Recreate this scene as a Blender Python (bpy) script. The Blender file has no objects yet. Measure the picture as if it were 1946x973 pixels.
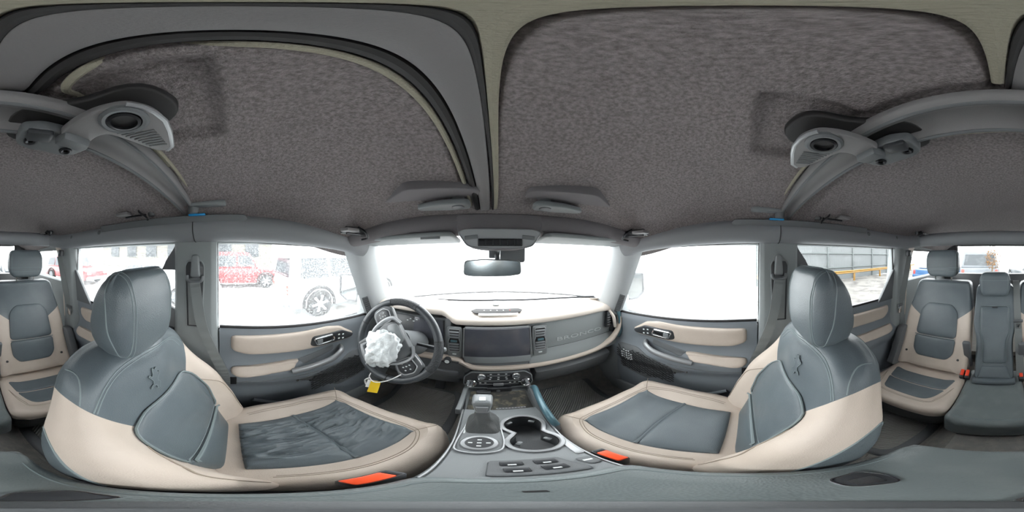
import bpy, bmesh, math, random
from mathutils import Vector as V, Matrix
random.seed(7)
R = math.radians
ZC = 1.08                      # eye height above the car floor; shapes below are written with z measured from the eye
EYE = V((-.038, 0, ZC)); YAW = 8.1
sc = bpy.context.scene
# ---------------------------------------------------------------- camera
cd = bpy.data.cameras.new('camera'); cam = bpy.data.objects.new('camera', cd)
sc.collection.objects.link(cam); sc.camera = cam
cam.location = EYE; cam.rotation_euler = (R(90), 0, R(-YAW))
cd.type = 'PANO'; cd.clip_start = .005; cd.clip_end = 400
try:
    cd.cycles.panorama_type = 'EQUIRECTANGULAR'
except Exception:
    cd.panorama_type = 'EQUIRECTANGULAR'
# ---------------------------------------------------------------- overcast sky
wd = bpy.data.worlds.new('overcast_sky'); sc.world = wd; wd.use_nodes = True
bg = wd.node_tree.nodes['Background']; bg.inputs[0].default_value = (.99, 1, 1.01, 1); bg.inputs[1].default_value = 8.6
sc.view_settings.view_transform = 'Standard'; sc.view_settings.look = 'None'
sc.view_settings.exposure = 0.0; sc.view_settings.gamma = 1; sc.view_settings.use_curve_mapping = False
try:
    sc.cycles.use_denoising = True
    sc.cycles.diffuse_bounces = 8; sc.cycles.transparent_max_bounces = 16; sc.cycles.sample_clamp_indirect = 8
except Exception:
    pass
# ---------------------------------------------------------------- materials
def lin(c):
    return tuple((v/12.92 if v <= .04045 else ((v+.055)/1.055)**2.4) for v in [x/255 for x in c]) + (1,)
def mat(name, rgb, rough=.5, metal=0, bump=None, var=None, spec=.5, wave=None, emit=None, coat=0, brick=None):
    """rgb: 0-255 surface colour; bump=(scale, strength, 'noise'|'voronoi'); var=(scale, rgb2, low, high)"""
    m = bpy.data.materials.new(name); m.use_nodes = True
    nt = m.node_tree; N = nt.nodes; L = nt.links; b = N['Principled BSDF']
    b.inputs['Base Color'].default_value = lin(rgb); b.inputs['Roughness'].default_value = rough
    b.inputs['Metallic'].default_value = metal
    b.inputs['Specular IOR Level'].default_value = spec
    if coat: b.inputs['Coat Weight'].default_value = coat
    tc = N.new('ShaderNodeTexCoord')
    if emit:
        b.inputs['Emission Color'].default_value = lin(rgb); b.inputs['Emission Strength'].default_value = emit
    if var:
        n = N.new('ShaderNodeTexNoise'); n.inputs['Scale'].default_value = var[0]; n.inputs['Detail'].default_value = 6
        r = N.new('ShaderNodeValToRGB'); r.color_ramp.elements[0].position = var[2]; r.color_ramp.elements[1].position = var[3]
        r.color_ramp.elements[0].color = lin(rgb); r.color_ramp.elements[1].color = lin(var[1])
        L.new(tc.outputs['Object'], n.inputs['Vector']); L.new(n.outputs['Fac'], r.inputs['Fac']); L.new(r.outputs['Color'], b.inputs['Base Color'])
    h = None
    if bump:
        if bump[2] == 'noise':
            n = N.new('ShaderNodeTexNoise'); n.inputs['Detail'].default_value = 4; o = n.outputs['Fac']
        else:
            n = N.new('ShaderNodeTexVoronoi'); o = n.outputs['Distance']
        n.inputs['Scale'].default_value = bump[0]; L.new(tc.outputs['Object'], n.inputs['Vector'])
        h = o; s = bump[1]
    if wave:   # (scale, strength, (rotation))
        mp = N.new('ShaderNodeMapping'); mp.inputs['Rotation'].default_value = wave[2]
        n = N.new('ShaderNodeTexWave'); n.inputs['Scale'].default_value = wave[0]; n.inputs['Distortion'].default_value = wave[3] if len(wave) > 3 else 0
        L.new(tc.outputs['Object'], mp.inputs['Vector']); L.new(mp.outputs['Vector'], n.inputs['Vector'])
        h = n.outputs['Fac']; s = wave[1]
    if h:
        bp = N.new('ShaderNodeBump'); bp.inputs['Strength'].default_value = s; bp.inputs['Distance'].default_value = .004
        L.new(h, bp.inputs['Height']); L.new(bp.outputs['Normal'], b.inputs['Normal'])
    return m
def glass_mat(name, tint=(.97, .985, .985), dirt=0.0, scale=60, lo=.55, hi=.75, film=0.0):
    m = bpy.data.materials.new(name); m.use_nodes = True; nt = m.node_tree; N = nt.nodes; L = nt.links
    N.remove(N['Principled BSDF']); out = N['Material Output']
    t = N.new('ShaderNodeBsdfTransparent'); t.inputs[0].default_value = tint + (1,)
    g = N.new('ShaderNodeBsdfGlossy'); g.inputs['Roughness'].default_value = .02
    fr = N.new('ShaderNodeFresnel'); fr.inputs[0].default_value = 1.35
    mx = N.new('ShaderNodeMixShader'); ge = N.new('ShaderNodeNewGeometry'); mu = N.new('ShaderNodeMath'); mu.operation = 'MULTIPLY'; iv = N.new('ShaderNodeMath'); iv.operation = 'SUBTRACT'; iv.inputs[0].default_value = 1
    L.new(ge.outputs['Backfacing'], iv.inputs[1]); L.new(fr.outputs[0], mu.inputs[0]); L.new(iv.outputs[0], mu.inputs[1]); L.new(mu.outputs[0], mx.inputs[0]); L.new(t.outputs[0], mx.inputs[1]); L.new(g.outputs[0], mx.inputs[2])
    res = mx.outputs[0]
    if dirt:
        tl = N.new('ShaderNodeBsdfTranslucent'); tl.inputs[0].default_value = (.9, .92, .93, 1)
        n = N.new('ShaderNodeTexNoise'); n.inputs['Scale'].default_value = scale; n.inputs['Detail'].default_value = 5
        tc = N.new('ShaderNodeTexCoord'); L.new(tc.outputs['Object'], n.inputs['Vector'])
        r = N.new('ShaderNodeMapRange'); r.inputs[1].default_value = lo; r.inputs[2].default_value = hi; r.inputs[3].default_value = film; r.inputs[4].default_value = dirt
        L.new(n.outputs['Fac'], r.inputs[0])
        m2 = N.new('ShaderNodeMixShader'); L.new(r.outputs[0], m2.inputs[0]); L.new(res, m2.inputs[1]); L.new(tl.outputs[0], m2.inputs[2]); res = m2.outputs[0]
    L.new(res, out.inputs['Surface'])
    return m
M = dict(
    tan=mat('tan_leather', (196, 183, 171), .5, bump=(420, .10, 'voronoi'), var=(7, (186, 173, 160), .45, .75)),
    dark=mat('charcoal_leather', (88, 97, 102), .40, bump=(420, .14, 'voronoi'), var=(9, (96, 105, 109), .4, .7)),
    dark2=mat('worn_charcoal_leather', (110, 118, 119), .42, bump=(380, .15, 'voronoi'), var=(16, (120, 127, 127), .5, .8)),
    seam=mat('seam_thread', (120, 131, 133), .7),
    tanseam=mat('tan_seam_thread', (150, 138, 124), .7),
    headliner=mat('headliner_felt', (142, 136, 136), .97, bump=(330, .9, 'noise'), var=(170, (112, 106, 106), .35, .65), spec=.1),
    felt2=mat('smooth_dark_felt', (118, 115, 117), .95, bump=(600, .4, 'noise'), spec=.1),
    lip=mat('dusty_panel_lip', (150, 146, 132), .95, bump=(300, .6, 'noise'), spec=.1),
    gasket=mat('rubber_gasket', (34, 33, 34), .6),
    plast=mat('grey_plastic', (122, 126, 128), .5, bump=(700, .15, 'noise')),
    plastd=mat('dark_plastic', (96, 99, 101), .5, bump=(700, .15, 'noise')),
    black=mat('black_plastic', (54, 56, 59), .38),
    pad=mat('padded_vinyl', (128, 130, 134), .6, bump=(500, .2, 'noise')),
    pillar=mat('pillar_trim', (132, 137, 138), .65, bump=(600, .15, 'noise')),
    apil=mat('bloom_pillar_trim', (176, 180, 182), .6, bump=(600, .15, 'noise')),  # pillar trim made paler: windscreen bloom is put into the colour
    door=mat('door_trim', (118, 124, 130), .55, bump=(600, .15, 'noise')),
    silver=mat('satin_silver', (158, 160, 162), .42, .5),
    chrome=mat('chrome', (225, 226, 228), .12, 1),
    steel=mat('black_steel', (46, 47, 50), .35, .6),
    carpet=mat('floor_carpet', (124, 123, 120), .95, bump=(200, .9, 'noise'), var=(30, (142, 139, 132), .45, .8), spec=.1),
    mat_=mat('ribbed_rubber_mat', (146, 146, 142), .6, wave=(28, 1.0, (0, 0, R(40))), var=None),
    dashtop=mat('pale_dash_vinyl', (214, 204, 194), .5, bump=(600, .15, 'noise')),
    screen=mat('screen_glass', (74, 76, 84), .2, coat=.4, var=(14, (86, 86, 90), .5, .8)),
    orange=mat('orange_buckle', (240, 84, 44), .4),
    redorange=mat('red_orange_buckle', (226, 66, 36), .4),
    mold=mat('roof_molding_plastic', (116, 114, 115), .5, bump=(700, .15, 'noise')),
    blue=mat('blue_latch', (36, 150, 214), .35),
    white=mat('white_plastic', (236, 238, 238), .4),
    airbag=mat('airbag_cloth', (238, 243, 244), .8, bump=(160, .5, 'noise')),
    yellow=mat('yellow_tag', (245, 205, 30), .6),
    web=mat('seat_belt_webbing', (116, 120, 120), .6, wave=(160, .5, (0, 0, 0))),
    icon=mat('pale_icon', (226, 232, 232), .5),
    rediconm=mat('red_icon', (214, 60, 50), .5),
    leatherw=mat('wheel_leather', (66, 70, 74), .33, bump=(500, .12, 'voronoi')),
    grip=mat('perforated_leather', (52, 55, 58), .45, bump=(260, .5, 'voronoi')),
    teal=mat('teal_grab_handle', (78, 108, 118), .3, .2),
    mirrorm=mat('mirror_glass', (190, 198, 200), .03, 1),
    mirrori=mat('dull_mirror_glass', (190, 198, 200), .14, 1),
    knob=mat('knob_plastic', (120, 124, 126), .3),
    boot=mat('shift_boot_leather', (86, 88, 88), .5, bump=(300, .3, 'noise')),
    dusty=mat('dusty_tray_rubber', (60, 60, 58), .8, var=(35, (118, 112, 92), .5, .72)),
    paper=mat('white_sticker', (240, 240, 240), .5),
    net=mat('net_pocket_mesh', (48, 50, 52), .7),
    paintw=mat('white_car_paint', (224, 226, 228), .25, coat=.5),
    glass=glass_mat('clear_window_glass', dirt=.02, scale=9, lo=.5, hi=.9, film=.0),
    glassd=glass_mat('rain_spotted_glass', dirt=.14, scale=160, lo=.52, hi=.60, film=.03),
    glassh=glass_mat('hazy_glare_glass', dirt=.06, scale=9, lo=.3, hi=.9, film=.035),  # milky film also whitens these panes in place of blown-out glare
    # outdoors
    ground=mat('snowy_gravel', (205, 208, 208), .9, bump=(8, .6, 'noise'), var=(1.6, (140, 138, 134), .45, .62)),
    carred=mat('red_car_paint', (112, 14, 22), .3, coat=.5),
    carsil=mat('silver_car_paint', (96, 100, 104), .3, .2),
    cardark=mat('dark_car_paint', (44, 50, 60), .3, coat=.3),
    carblue=mat('blue_car_paint', (52, 84, 120), .3, coat=.3),
    tyre=mat('tyre_rubber', (38, 38, 38), .8, wave=(30, .6, (0, 0, 0))),
    cglass=mat('dark_car_glass', (46, 52, 56), .1),
    fence=mat('white_corrugated_sheet', (104, 108, 109), .6),
    post=mat('fence_post_grey', (84, 90, 90), .6),
    rail=mat('yellow_guard_rail', (120, 88, 26), .6),
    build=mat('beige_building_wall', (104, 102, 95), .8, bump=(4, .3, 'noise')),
    bush=mat('tan_dry_bush', (104, 74, 40), .9, var=(5, (80, 60, 34), .4, .7)),
    gravel=mat('grey_gravel_strip', (98, 96, 92), .9, bump=(8, .6, 'noise'), var=(1.6, (70, 68, 66), .45, .62)),
    bark=mat('bark', (90, 76, 60), .9),
)
# ---------------------------------------------------------------- mesh helpers
def cr(pts, n=6, closed=False):
    """smooth curve through points"""
    P = [V(p) for p in pts]; out = []; m = len(P)
    rng = range(m if closed else m-1)
    for i in rng:
        if closed: a, b, c, d = P[(i-1) % m], P[i], P[(i+1) % m], P[(i+2) % m]
        else: a, b, c, d = P[max(i-1, 0)], P[i], P[i+1], P[min(i+2, m-1)]
        for k in range(n):
            t = k/n
            out.append(.5*((2*b)+(-a+c)*t+(2*a-5*b+4*c-d)*t*t+(-a+3*b-3*c+d)*t**3))
    if not closed: out.append(P[-1])
    return out
def rpoly(pts, r, n=4):
    """2-D polygon with rounded corners; r a number or one per corner"""
    out = []; m = len(pts)
    for i in range(m):
        p0, p, p1 = V(pts[i-1][:2]), V(pts[i][:2]), V(pts[(i+1) % m][:2])
        ri = r[i] if isinstance(r, (list, tuple)) else r
        a = (p0-p); b = (p1-p); la, lb = a.length, b.length
        ri = min(ri, la*.45, lb*.45)
        if ri <= 1e-5: out.append(p); continue
        A = p+a/la*ri; B = p+b/lb*ri
        for k in range(n+1):
            t = k/n; out.append((1-t)**2*A+2*t*(1-t)*p+t*t*B)
    return out
def resamp(pts, n):
    P = [V(p) for p in pts]; P.append(P[0].copy()); ls = [0]
    for i in range(1, len(P)): ls.append(ls[-1]+(P[i]-P[i-1]).length)
    T = ls[-1]; out = []; j = 0
    for k in range(n):
        s = T*k/n
        while ls[j+1] < s: j += 1
        f = (s-ls[j])/max(ls[j+1]-ls[j], 1e-9); out.append(P[j].lerp(P[j+1], f))
    return out
def grid(bm, f, nu, nv, cu=False, cv=False, mi=0):
    vs = [[bm.verts.new(f(i/nu, j/nv)) for j in range(nv if cv else nv+1)] for i in range(nu if cu else nu+1)]
    A = len(vs); B = len(vs[0])
    for i in range(A if cu else A-1):
        for j in range(B if cv else B-1):
            try:
                fc = bm.faces.new((vs[i][j], vs[(i+1) % A][j], vs[(i+1) % A][(j+1) % B], vs[i][(j+1) % B])); fc.material_index = mi
            except ValueError: pass
    return vs
def loft(bm, rings, cap=True, mi=0, closed=True):
    """skin a list of equally long point loops"""
    vs = [[bm.verts.new(p) for p in r] for r in rings]; n = len(vs[0])
    for a, b in zip(vs[:-1], vs[1:]):
        for i in range(n if closed else n-1):
            f = bm.faces.new((a[i], a[(i+1) % n], b[(i+1) % n], b[i])); f.material_index = mi
    if cap and closed:
        for r in (vs[0], vs[-1]):
            f = bm.faces.new(r); f.material_index = mi
    return vs
def tube(bm, pts, r, n=8, closed=False, sx=1.0, up=None, mi=0, cap=True):
    """round (or with sx flattened) tube along points; r number or list"""
    P = [V(p) for p in pts]; m = len(P); rings = []; prev = None
    for i in range(m):
        if closed: t = P[(i+1) % m]-P[i-1]
        else: t = P[min(i+1, m-1)]-P[max(i-1, 0)]
        t.normalize()
        if prev is None or up is not None:
            u = V(up) if up is not None else (V((0, 0, 1)) if abs(t.z) < .9 else V((1, 0, 0)))
        else: u = prev
        u = (u-t*u.dot(t))
        if u.length < 1e-6: u = V((1, 0, 0))-t*t.x
        u.normalize(); prev = u; w = t.cross(u)
        ri = r[i] if isinstance(r, (list, tuple)) else r
        rings.append([P[i]+w*math.cos(2*math.pi*k/n)*ri*sx+u*math.sin(2*math.pi*k/n)*ri for k in range(n)])
    if closed:
        rings.append(rings[0]); vs = [[bm.verts.new(p) for p in q] for q in rings[:-1]]; vs.append(vs[0])
        for a, b in zip(vs[:-1], vs[1:]):
            for k in range(n):
                f = bm.faces.new((a[k], a[(k+1) % n], b[(k+1) % n], b[k])); f.material_index = mi
    else: loft(bm, rings, cap, mi)
def ribbon(bm, pts, w, side, th=.0015):
    """flat strap of width w along points, 'side' = direction(s) across the strap"""
    rings = []
    P = [V(p) for p in pts]
    for i, p in enumerate(P):
        t = (P[min(i+1, len(P)-1)]-P[max(i-1, 0)]).normalized()
        s = V(side[i] if isinstance(side, list) else side); s = (s-t*s.dot(t)).normalized(); nn = t.cross(s)
        rings.append([p+s*w/2+nn*th, p-s*w/2+nn*th, p-s*w/2-nn*th, p+s*w/2-nn*th])
    loft(bm, rings)
def join(bm, tmp, mi=0):
    mp = {}
    for v in tmp.verts: mp[v] = bm.verts.new(v.co)
    for f in tmp.faces:
        try:
            g = bm.faces.new([mp[v] for v in f.verts]); g.material_index = mi if mi is not None else f.material_index
        except ValueError: pass
    tmp.free()
def bevel(tmp, w, seg=2, ang=30):
    es = [e for e in tmp.edges if len(e.link_faces) == 2 and e.calc_face_angle(0) > R(ang)]
    if es and w > 0: bmesh.ops.bevel(tmp, geom=es, offset=w, segments=seg, affect='EDGES', profile=.5, clamp_overlap=True)
def box(bm, c, s, rot=None, bev=.003, seg=2, mi=0, taper=1):
    t = bmesh.new(); bmesh.ops.create_cube(t, size=1)
    for v in t.verts:
        k = taper if v.co.z > 0 else 1
        v.co = V((v.co.x*s[0]*k, v.co.y*s[1]*k, v.co.z*s[2]))
    bevel(t, min(bev, min(s)*.45), seg)
    m = rot if isinstance(rot, Matrix) else (Matrix.Rotation(rot[2], 3, 'Z') @ Matrix.Rotation(rot[1], 3, 'Y') @ Matrix.Rotation(rot[0], 3, 'X') if rot else Matrix.Identity(3))
    for v in t.verts: v.co = m @ v.co+V(c)
    join(bm, t, mi)
def prism(bm, pts, o, ex, ey, depth, bev=0, seg=2, mi=0):
    """polygon (a,b) in the frame o,ex,ey pushed 'depth' along ex x ey"""
    t = bmesh.new(); o, ex, ey = V(o), V(ex).normalized(), V(ey).normalized(); n = ex.cross(ey).normalized()
    a = [t.verts.new(o+ex*p[0]+ey*p[1]) for p in pts]; b = [t.verts.new(o+ex*p[0]+ey*p[1]+n*depth) for p in pts]
    t.faces.new(list(reversed(a))); t.faces.new(b); m = len(a)
    for i in range(m): t.faces.new((a[i], a[(i+1) % m], b[(i+1) % m], b[i]))
    bmesh.ops.recalc_face_normals(t, faces=t.faces)
    if bev: bevel(t, bev, seg)
    join(bm, t, mi)
def lathe(bm, prof, o, ax, n=28, mi=0):
    """profile (radius, height) turned round the axis ax through o"""
    o = V(o); ax = V(ax).normalized(); u = (V((0, 0, 1)) if abs(ax.z) < .9 else V((1, 0, 0))); u = (u-ax*u.dot(ax)).normalized(); w = ax.cross(u)
    loft(bm, [[o+ax*h+(u*math.cos(2*math.pi*k/n)+w*math.sin(2*math.pi*k/n))*max(r, 1e-4) for k in range(n)] for r, h in prof], True, mi)
def nrm(surf, u, v, e=.003):
    a = surf(u+e, v)-surf(u-e, v); b = surf(u, v+e)-surf(u, v-e)
    return a.cross(b).normalized()
def pillow(bm, surf, outline, h, sink=.003, side=1, mi=0, ts=(0, .2, .4, .6, .75, .86, .93, .97, 1), pw=10, n=72, cen=None, detail=None):
    """padded panel laid on a surface surf(a,b); outline in (a,b); side flips the normal"""
    O = resamp(outline, n); c = V(cen) if cen else sum(O, V((0, 0)))/n
    rings = []
    for t in ts[1:]:
        ring = []
        for p in O:
            q = c+(p-c)*t; s = surf(q.x, q.y); k = (1-t**pw)**.5
            ring.append(s+nrm(surf, q.x, q.y)*side*(h*k-(sink if t == 1 else 0)+(detail(q.x, q.y)*k if detail else 0)))
        rings.append(ring)
    vs = loft(bm, rings, False, mi)
    cv = bm.verts.new(surf(c.x, c.y)+nrm(surf, c.x, c.y)*side*(h+(detail(c.x, c.y) if detail else 0)))
    for i in range(n):
        f = bm.faces.new((cv, vs[0][i], vs[0][(i+1) % n])); f.material_index = mi
def onsurf(surf, pts, off=0, side=1):
    return [surf(p[0], p[1])+nrm(surf, p[0], p[1])*off*side for p in pts]
def decal(bm, surf, pts, h, side=1):
    """thin raised shape that follows a surface"""
    t = bmesh.new(); vs = [t.verts.new((p[0], p[1], 0)) for p in pts]; f = t.faces.new(vs)
    bmesh.ops.triangulate(t, faces=[f]); bmesh.ops.subdivide_edges(t, edges=t.edges[:], cuts=2, use_grid_fill=True)
    r = bmesh.ops.extrude_face_region(t, geom=t.faces[:]); up = {v for v in r['geom'] if isinstance(v, bmesh.types.BMVert)}
    for v in t.verts:
        a, b = v.co.x, v.co.y; v.co = surf(a, b)+nrm(surf, a, b)*side*(h if v in up else -.002)
    join(bm, t)
def mesh_of(bm, name, mats, smooth=True, angle=38, off=V((0, 0, 0))):
    bmesh.ops.recalc_face_normals(bm, faces=bm.faces)
    me = bpy.data.meshes.new(name); bm.to_mesh(me); bm.free()
    me.transform(Matrix.Translation(V((0, 0, ZC))-off))
    for m in (mats if isinstance(mats, (list, tuple)) else [mats]): me.materials.append(M[m])
    if smooth:
        me.polygons.foreach_set('use_smooth', [True]*len(me.polygons))
        try: me.set_sharp_from_angle(angle=R(angle))
        except Exception: pass
    return me
def root_of(o):
    while o.parent: o = o.parent
    return o
def obj(name, bm, mats, parent=None, label=None, cat=None, group=None, kind=None, smooth=True, angle=38):
    off = root_of(parent).location.copy() if parent else V((0, 0, 0))
    me = mesh_of(bm, name, mats, smooth, angle, off)
    o = bpy.data.objects.new(name, me); sc.collection.objects.link(o)
    if parent: o.parent = parent
    for k, v in (('label', label), ('category', cat), ('group', group), ('kind', kind)):
        if v: o[k] = v
    return o
def single(name, bm, mats, loc, label, cat, group=None, **kw):
    """a thing that is one mesh, origin at loc"""
    me = mesh_of(bm, name, mats, off=V(loc)+V((0, 0, ZC)), **kw)
    o = bpy.data.objects.new(name, me); sc.collection.objects.link(o); o.location = V(loc)+V((0, 0, ZC))
    o['label'] = label; o['category'] = cat
    if group: o['group'] = group
    return o
def thing(name, loc, label, cat, group=None):
    o = bpy.data.objects.new(name, None); sc.collection.objects.link(o); o.location = V(loc)+V((0, 0, ZC)); o.empty_display_size = .05
    o['label'] = label; o['category'] = cat
    if group: o['group'] = group
    return o
def struct(name, bm, mats, **kw): return obj(name, bm, mats, kind='structure', **kw)
def B(): return bmesh.new()
def part(name, m, parent, *calls, label=None, angle=38, smooth=True):
    """part('leg', 'black', t, (box, ...args)) - one mesh out of helper calls"""
    bm = B()
    for c in calls:
        kd = isinstance(c[-1], dict)
        c[0](bm, *(c[1:-1] if kd else c[1:]), **(c[-1] if kd else {}))
    return obj(name, bm, m, parent, label=label, angle=angle, smooth=smooth)
def ray(px, py):
    az = R((px-973)*360/1946+YAW); el = R((486.5-py)*180/973)
    return V((math.sin(az)*math.cos(el), math.cos(az)*math.cos(el), math.sin(el)))
def at_x(px, py, x): d = ray(px, py); return V((EYE.x, 0, 0))+d*((x-EYE.x)/d.x)
def at_y(px, py, y): d = ray(px, py); return V((EYE.x, 0, 0))+d*(y/d.y)
def at_z(px, py, z): d = ray(px, py); return V((EYE.x, 0, 0))+d*(z/d.z)
def text_bm(bm, s, o, ex, ey, size, ext=.001, mi=0, align='CENTER'):
    """raised lettering in the frame o, ex (reading direction), ey (up)"""
    cu = bpy.data.curves.new('lettering', 'FONT'); cu.body = s; cu.size = size; cu.extrude = ext; cu.align_x = align; cu.align_y = 'CENTER'; cu.resolution_u = 3
    ob = bpy.data.objects.new('lettering', cu); sc.collection.objects.link(ob)
    dg = bpy.context.evaluated_depsgraph_get(); me = bpy.data.meshes.new_from_object(ob.evaluated_get(dg))
    t = bmesh.new(); t.from_mesh(me); ex = V(ex).normalized(); ey = V(ey).normalized(); n = ex.cross(ey)
    for v in t.verts: v.co = V(o)+ex*v.co.x+ey*v.co.y+n*v.co.z
    join(bm, t, mi); bpy.data.objects.remove(ob); bpy.data.curves.remove(cu); bpy.data.meshes.remove(me)
def sst(x, a, b):
    t = max(0, min(1, (x-a)/(b-a))) if a != b else float(x > a)
    return t*t*(3-2*t)
def ip(x, tab):
    if x <= tab[0][0]: return tab[0][1]
    for (a, p), (b, q) in zip(tab[:-1], tab[1:]):
        if x <= b: return p+(q-p)*(x-a)/(b-a)
    return tab[-1][1]
def cushion(bm, outline, front, back, Rr=.03, n=120, cen=None, nr=14, zone=None, sidebulge=.0, Rb=.02, axis='y'):
    """closed padded body over a star-shaped outline (a,b): front(a,b) and back(a,b) heights along the axis, rolled edges"""
    O = resamp(outline, n); c = V(cen) if cen else sum(O, V((0, 0)))/n
    P = (lambda a, b, h: V((a, h, b))) if axis == 'y' else (lambda a, b, h: V((a, b, h)))
    def shrink(p, d):
        v = p-c; l = v.length; return c+v*max(0, (l-d)/l)
    rings = []
    for k in range(1, nr):
        rings.append([P(q.x, q.y, front(q.x, q.y)) for p in O for q in [c+(shrink(p, Rr)-c)*(k/nr)]])
    m = 6
    for k in range(m+1):
        a = math.pi/2*k/m
        rings.append([P(q.x, q.y, front(*shrink(p, Rr))-Rr*(1-math.cos(a))*1.0) for p in O for q in [shrink(p, Rr*(1-math.sin(a)))]])
    for k in (1, 2, 3):
        f = k/4
        rings.append([P(q.x, q.y, (front(*shrink(p, Rr))-Rr)*(1-f)+(back(p.x, p.y)+Rb)*f) for p in O for q in [shrink(p, -sidebulge*math.sin(f*math.pi))]])
    for k in range(m+1):
        a = math.pi/2*k/m
        rings.append([P(q.x, q.y, back(*shrink(p, Rb))+Rb*(1-math.sin(a))) for p in O for q in [shrink(p, Rb*(1-math.cos(a)))]])
    for k in (3, 2, 1):
        rings.append([P(q.x, q.y, back(q.x, q.y)) for p in O for q in [c+(shrink(p, Rb)-c)*(k/4)]])
    vs = loft(bm, rings, False)
    for r, h in ((vs[0], front), (vs[-1], back)):
        cv = bm.verts.new(P(c.x, c.y, h(c.x, c.y)))
        for i in range(n): bm.faces.new((cv, r[i], r[(i+1) % n]))
def carve(o, rim_pts, z0, z1):
    """sink a hole with the given outline into an object"""
    b = bmesh.new(); off = root_of(o).location
    P = [V((p[0], p[1])) for p in rim_pts]
    loft(b, [[V((p.x, p.y, z)) for p in P] for z in (z0, z1)]); bmesh.ops.recalc_face_normals(b, faces=b.faces)
    me = bpy.data.meshes.new('k'); b.to_mesh(me); b.free(); me.transform(Matrix.Translation(V((0, 0, ZC))))
    c = bpy.data.objects.new('k', me); sc.collection.objects.link(c)
    md = o.modifiers.new('k', 'BOOLEAN'); md.object = c; md.operation = 'DIFFERENCE'; md.solver = 'EXACT'
    bpy.context.view_layer.update()
    dg = bpy.context.evaluated_depsgraph_get(); nm = bpy.data.meshes.new_from_object(o.evaluated_get(dg))
    o.modifiers.clear(); o.data = nm; bpy.data.objects.remove(c); bpy.data.meshes.remove(me)
def trace(bm, pix, s=1, dy=0, n=8):
    """points where the sight lines through photo pixels meet a shell; s=-1 swaps the sides"""
    from mathutils.bvhtree import BVHTree
    bv = BVHTree.FromBMesh(bm); out = []
    for p in cr([(a, b, 0) for a, b in pix], n):
        h = bv.ray_cast(V((EYE.x, 0, 0)), ray(p.x, p.y))
        if h[0] is not None: out.append(h[0]+h[1]*(.0008 if h[1].dot(ray(p.x, p.y)) < 0 else -.0008))
    return out
def shell_surf(bm, y0=1.0):
    """front surface of a shell as a function of (x, z)"""
    from mathutils.bvhtree import BVHTree
    bv = BVHTree.FromBMesh(bm)
    def f(a, b):
        h = bv.ray_cast(V((a, y0, b)), V((0, -1, 0))); return h[0] if h[0] is not None else V((a, 0, b))
    return f
def cut(bm, co, no):
    bmesh.ops.bisect_plane(bm, geom=bm.verts[:]+bm.edges[:]+bm.faces[:], plane_co=V(co), plane_no=V(no).normalized(), dist=1e-6)
def split_off(bm, test):
    """move the faces whose centre passes the test into a bmesh of their own"""
    t = bmesh.new(); mp = {}; gone = []
    for f in bm.faces:
        if test(f.calc_center_median()):
            for v in f.verts:
                if v not in mp: mp[v] = t.verts.new(v.co)
            t.faces.new([mp[v] for v in f.verts]); gone.append(f)
    bmesh.ops.delete(bm, geom=gone, context='FACES')
    return t
# ================================================================ BODY SHELL
# floor with a centre tunnel
bm = B()
def fl(u, v):
    x = -.76+1.52*u; y = -2.05+3.2*v
    z = -1.08+.10*(1-sst(abs(x), .10, .19))*sst(y, -1.3, -.9)+.16*sst(y, .78, .98)
    if y < -1.12: z += .12*sst(-y, 1.12, 1.2)
    return V((x, y, z))
grid(bm, fl, 60, 90)
struct('floor', bm, 'carpet')
struct('wall_front', (lambda b: (grid(b, lambda u, v: V((-.76+1.52*u, 1.02+.06*math.sin(v*3), -1.10+.78*v)), 20, 12), b)[1])(B()), 'carpet')
# roof lining
def ceil_z(x, y):
    z = .268-.115*min(1.15, abs(x)/.62)**3.2
    z -= .125*sst(y, .05, .62)*(1-.25*abs(x)) if y > .05 else 0
    z -= .05*sst(-y, 1.0, 2.0)
    rec = sst(abs(x), .125, .14)*(1-sst(abs(x), .305, .32))*sst(y, -.17, -.155)*(1-sst(y, -.025, -.01))
    z += .016*rec
    # raised felt panel beside the seam on each side
    z += .012*(1-sst(abs(x+.068), .036, .046))*sst(y, -.175, -.165)*(1-sst(y, .50, .53))
    z += .010*(1-sst(abs(y+.208), .05, .062))
    z += .014*sst(-y, .27, .30)*(1-sst(-y, .46, .6))*(1-sst(abs(x), .45, .6))*0
    z += .016*(1-sst(abs(abs(x)-.15), .045, .075))*(1-sst(abs(y-.50), .05, .09))*0
    return z
bm = B(); grid(bm, lambda u, v: (lambda x, y: V((x, y, ceil_z(x, y))))(-.70+1.40*u, -2.06+2.76*v), 240, 330)
struct('ceiling', bm, 'headliner', angle=80)
bm = B(); grid(bm, lambda u, v: (lambda x, y: V((x, y, ceil_z(x, y)*.2+.27-.05*min(1, abs(x)/.8)**3)))(-.80+1.60*u, -2.12+2.84*v), 30, 40)
struct('trim_6', bm, 'paintw')
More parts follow.
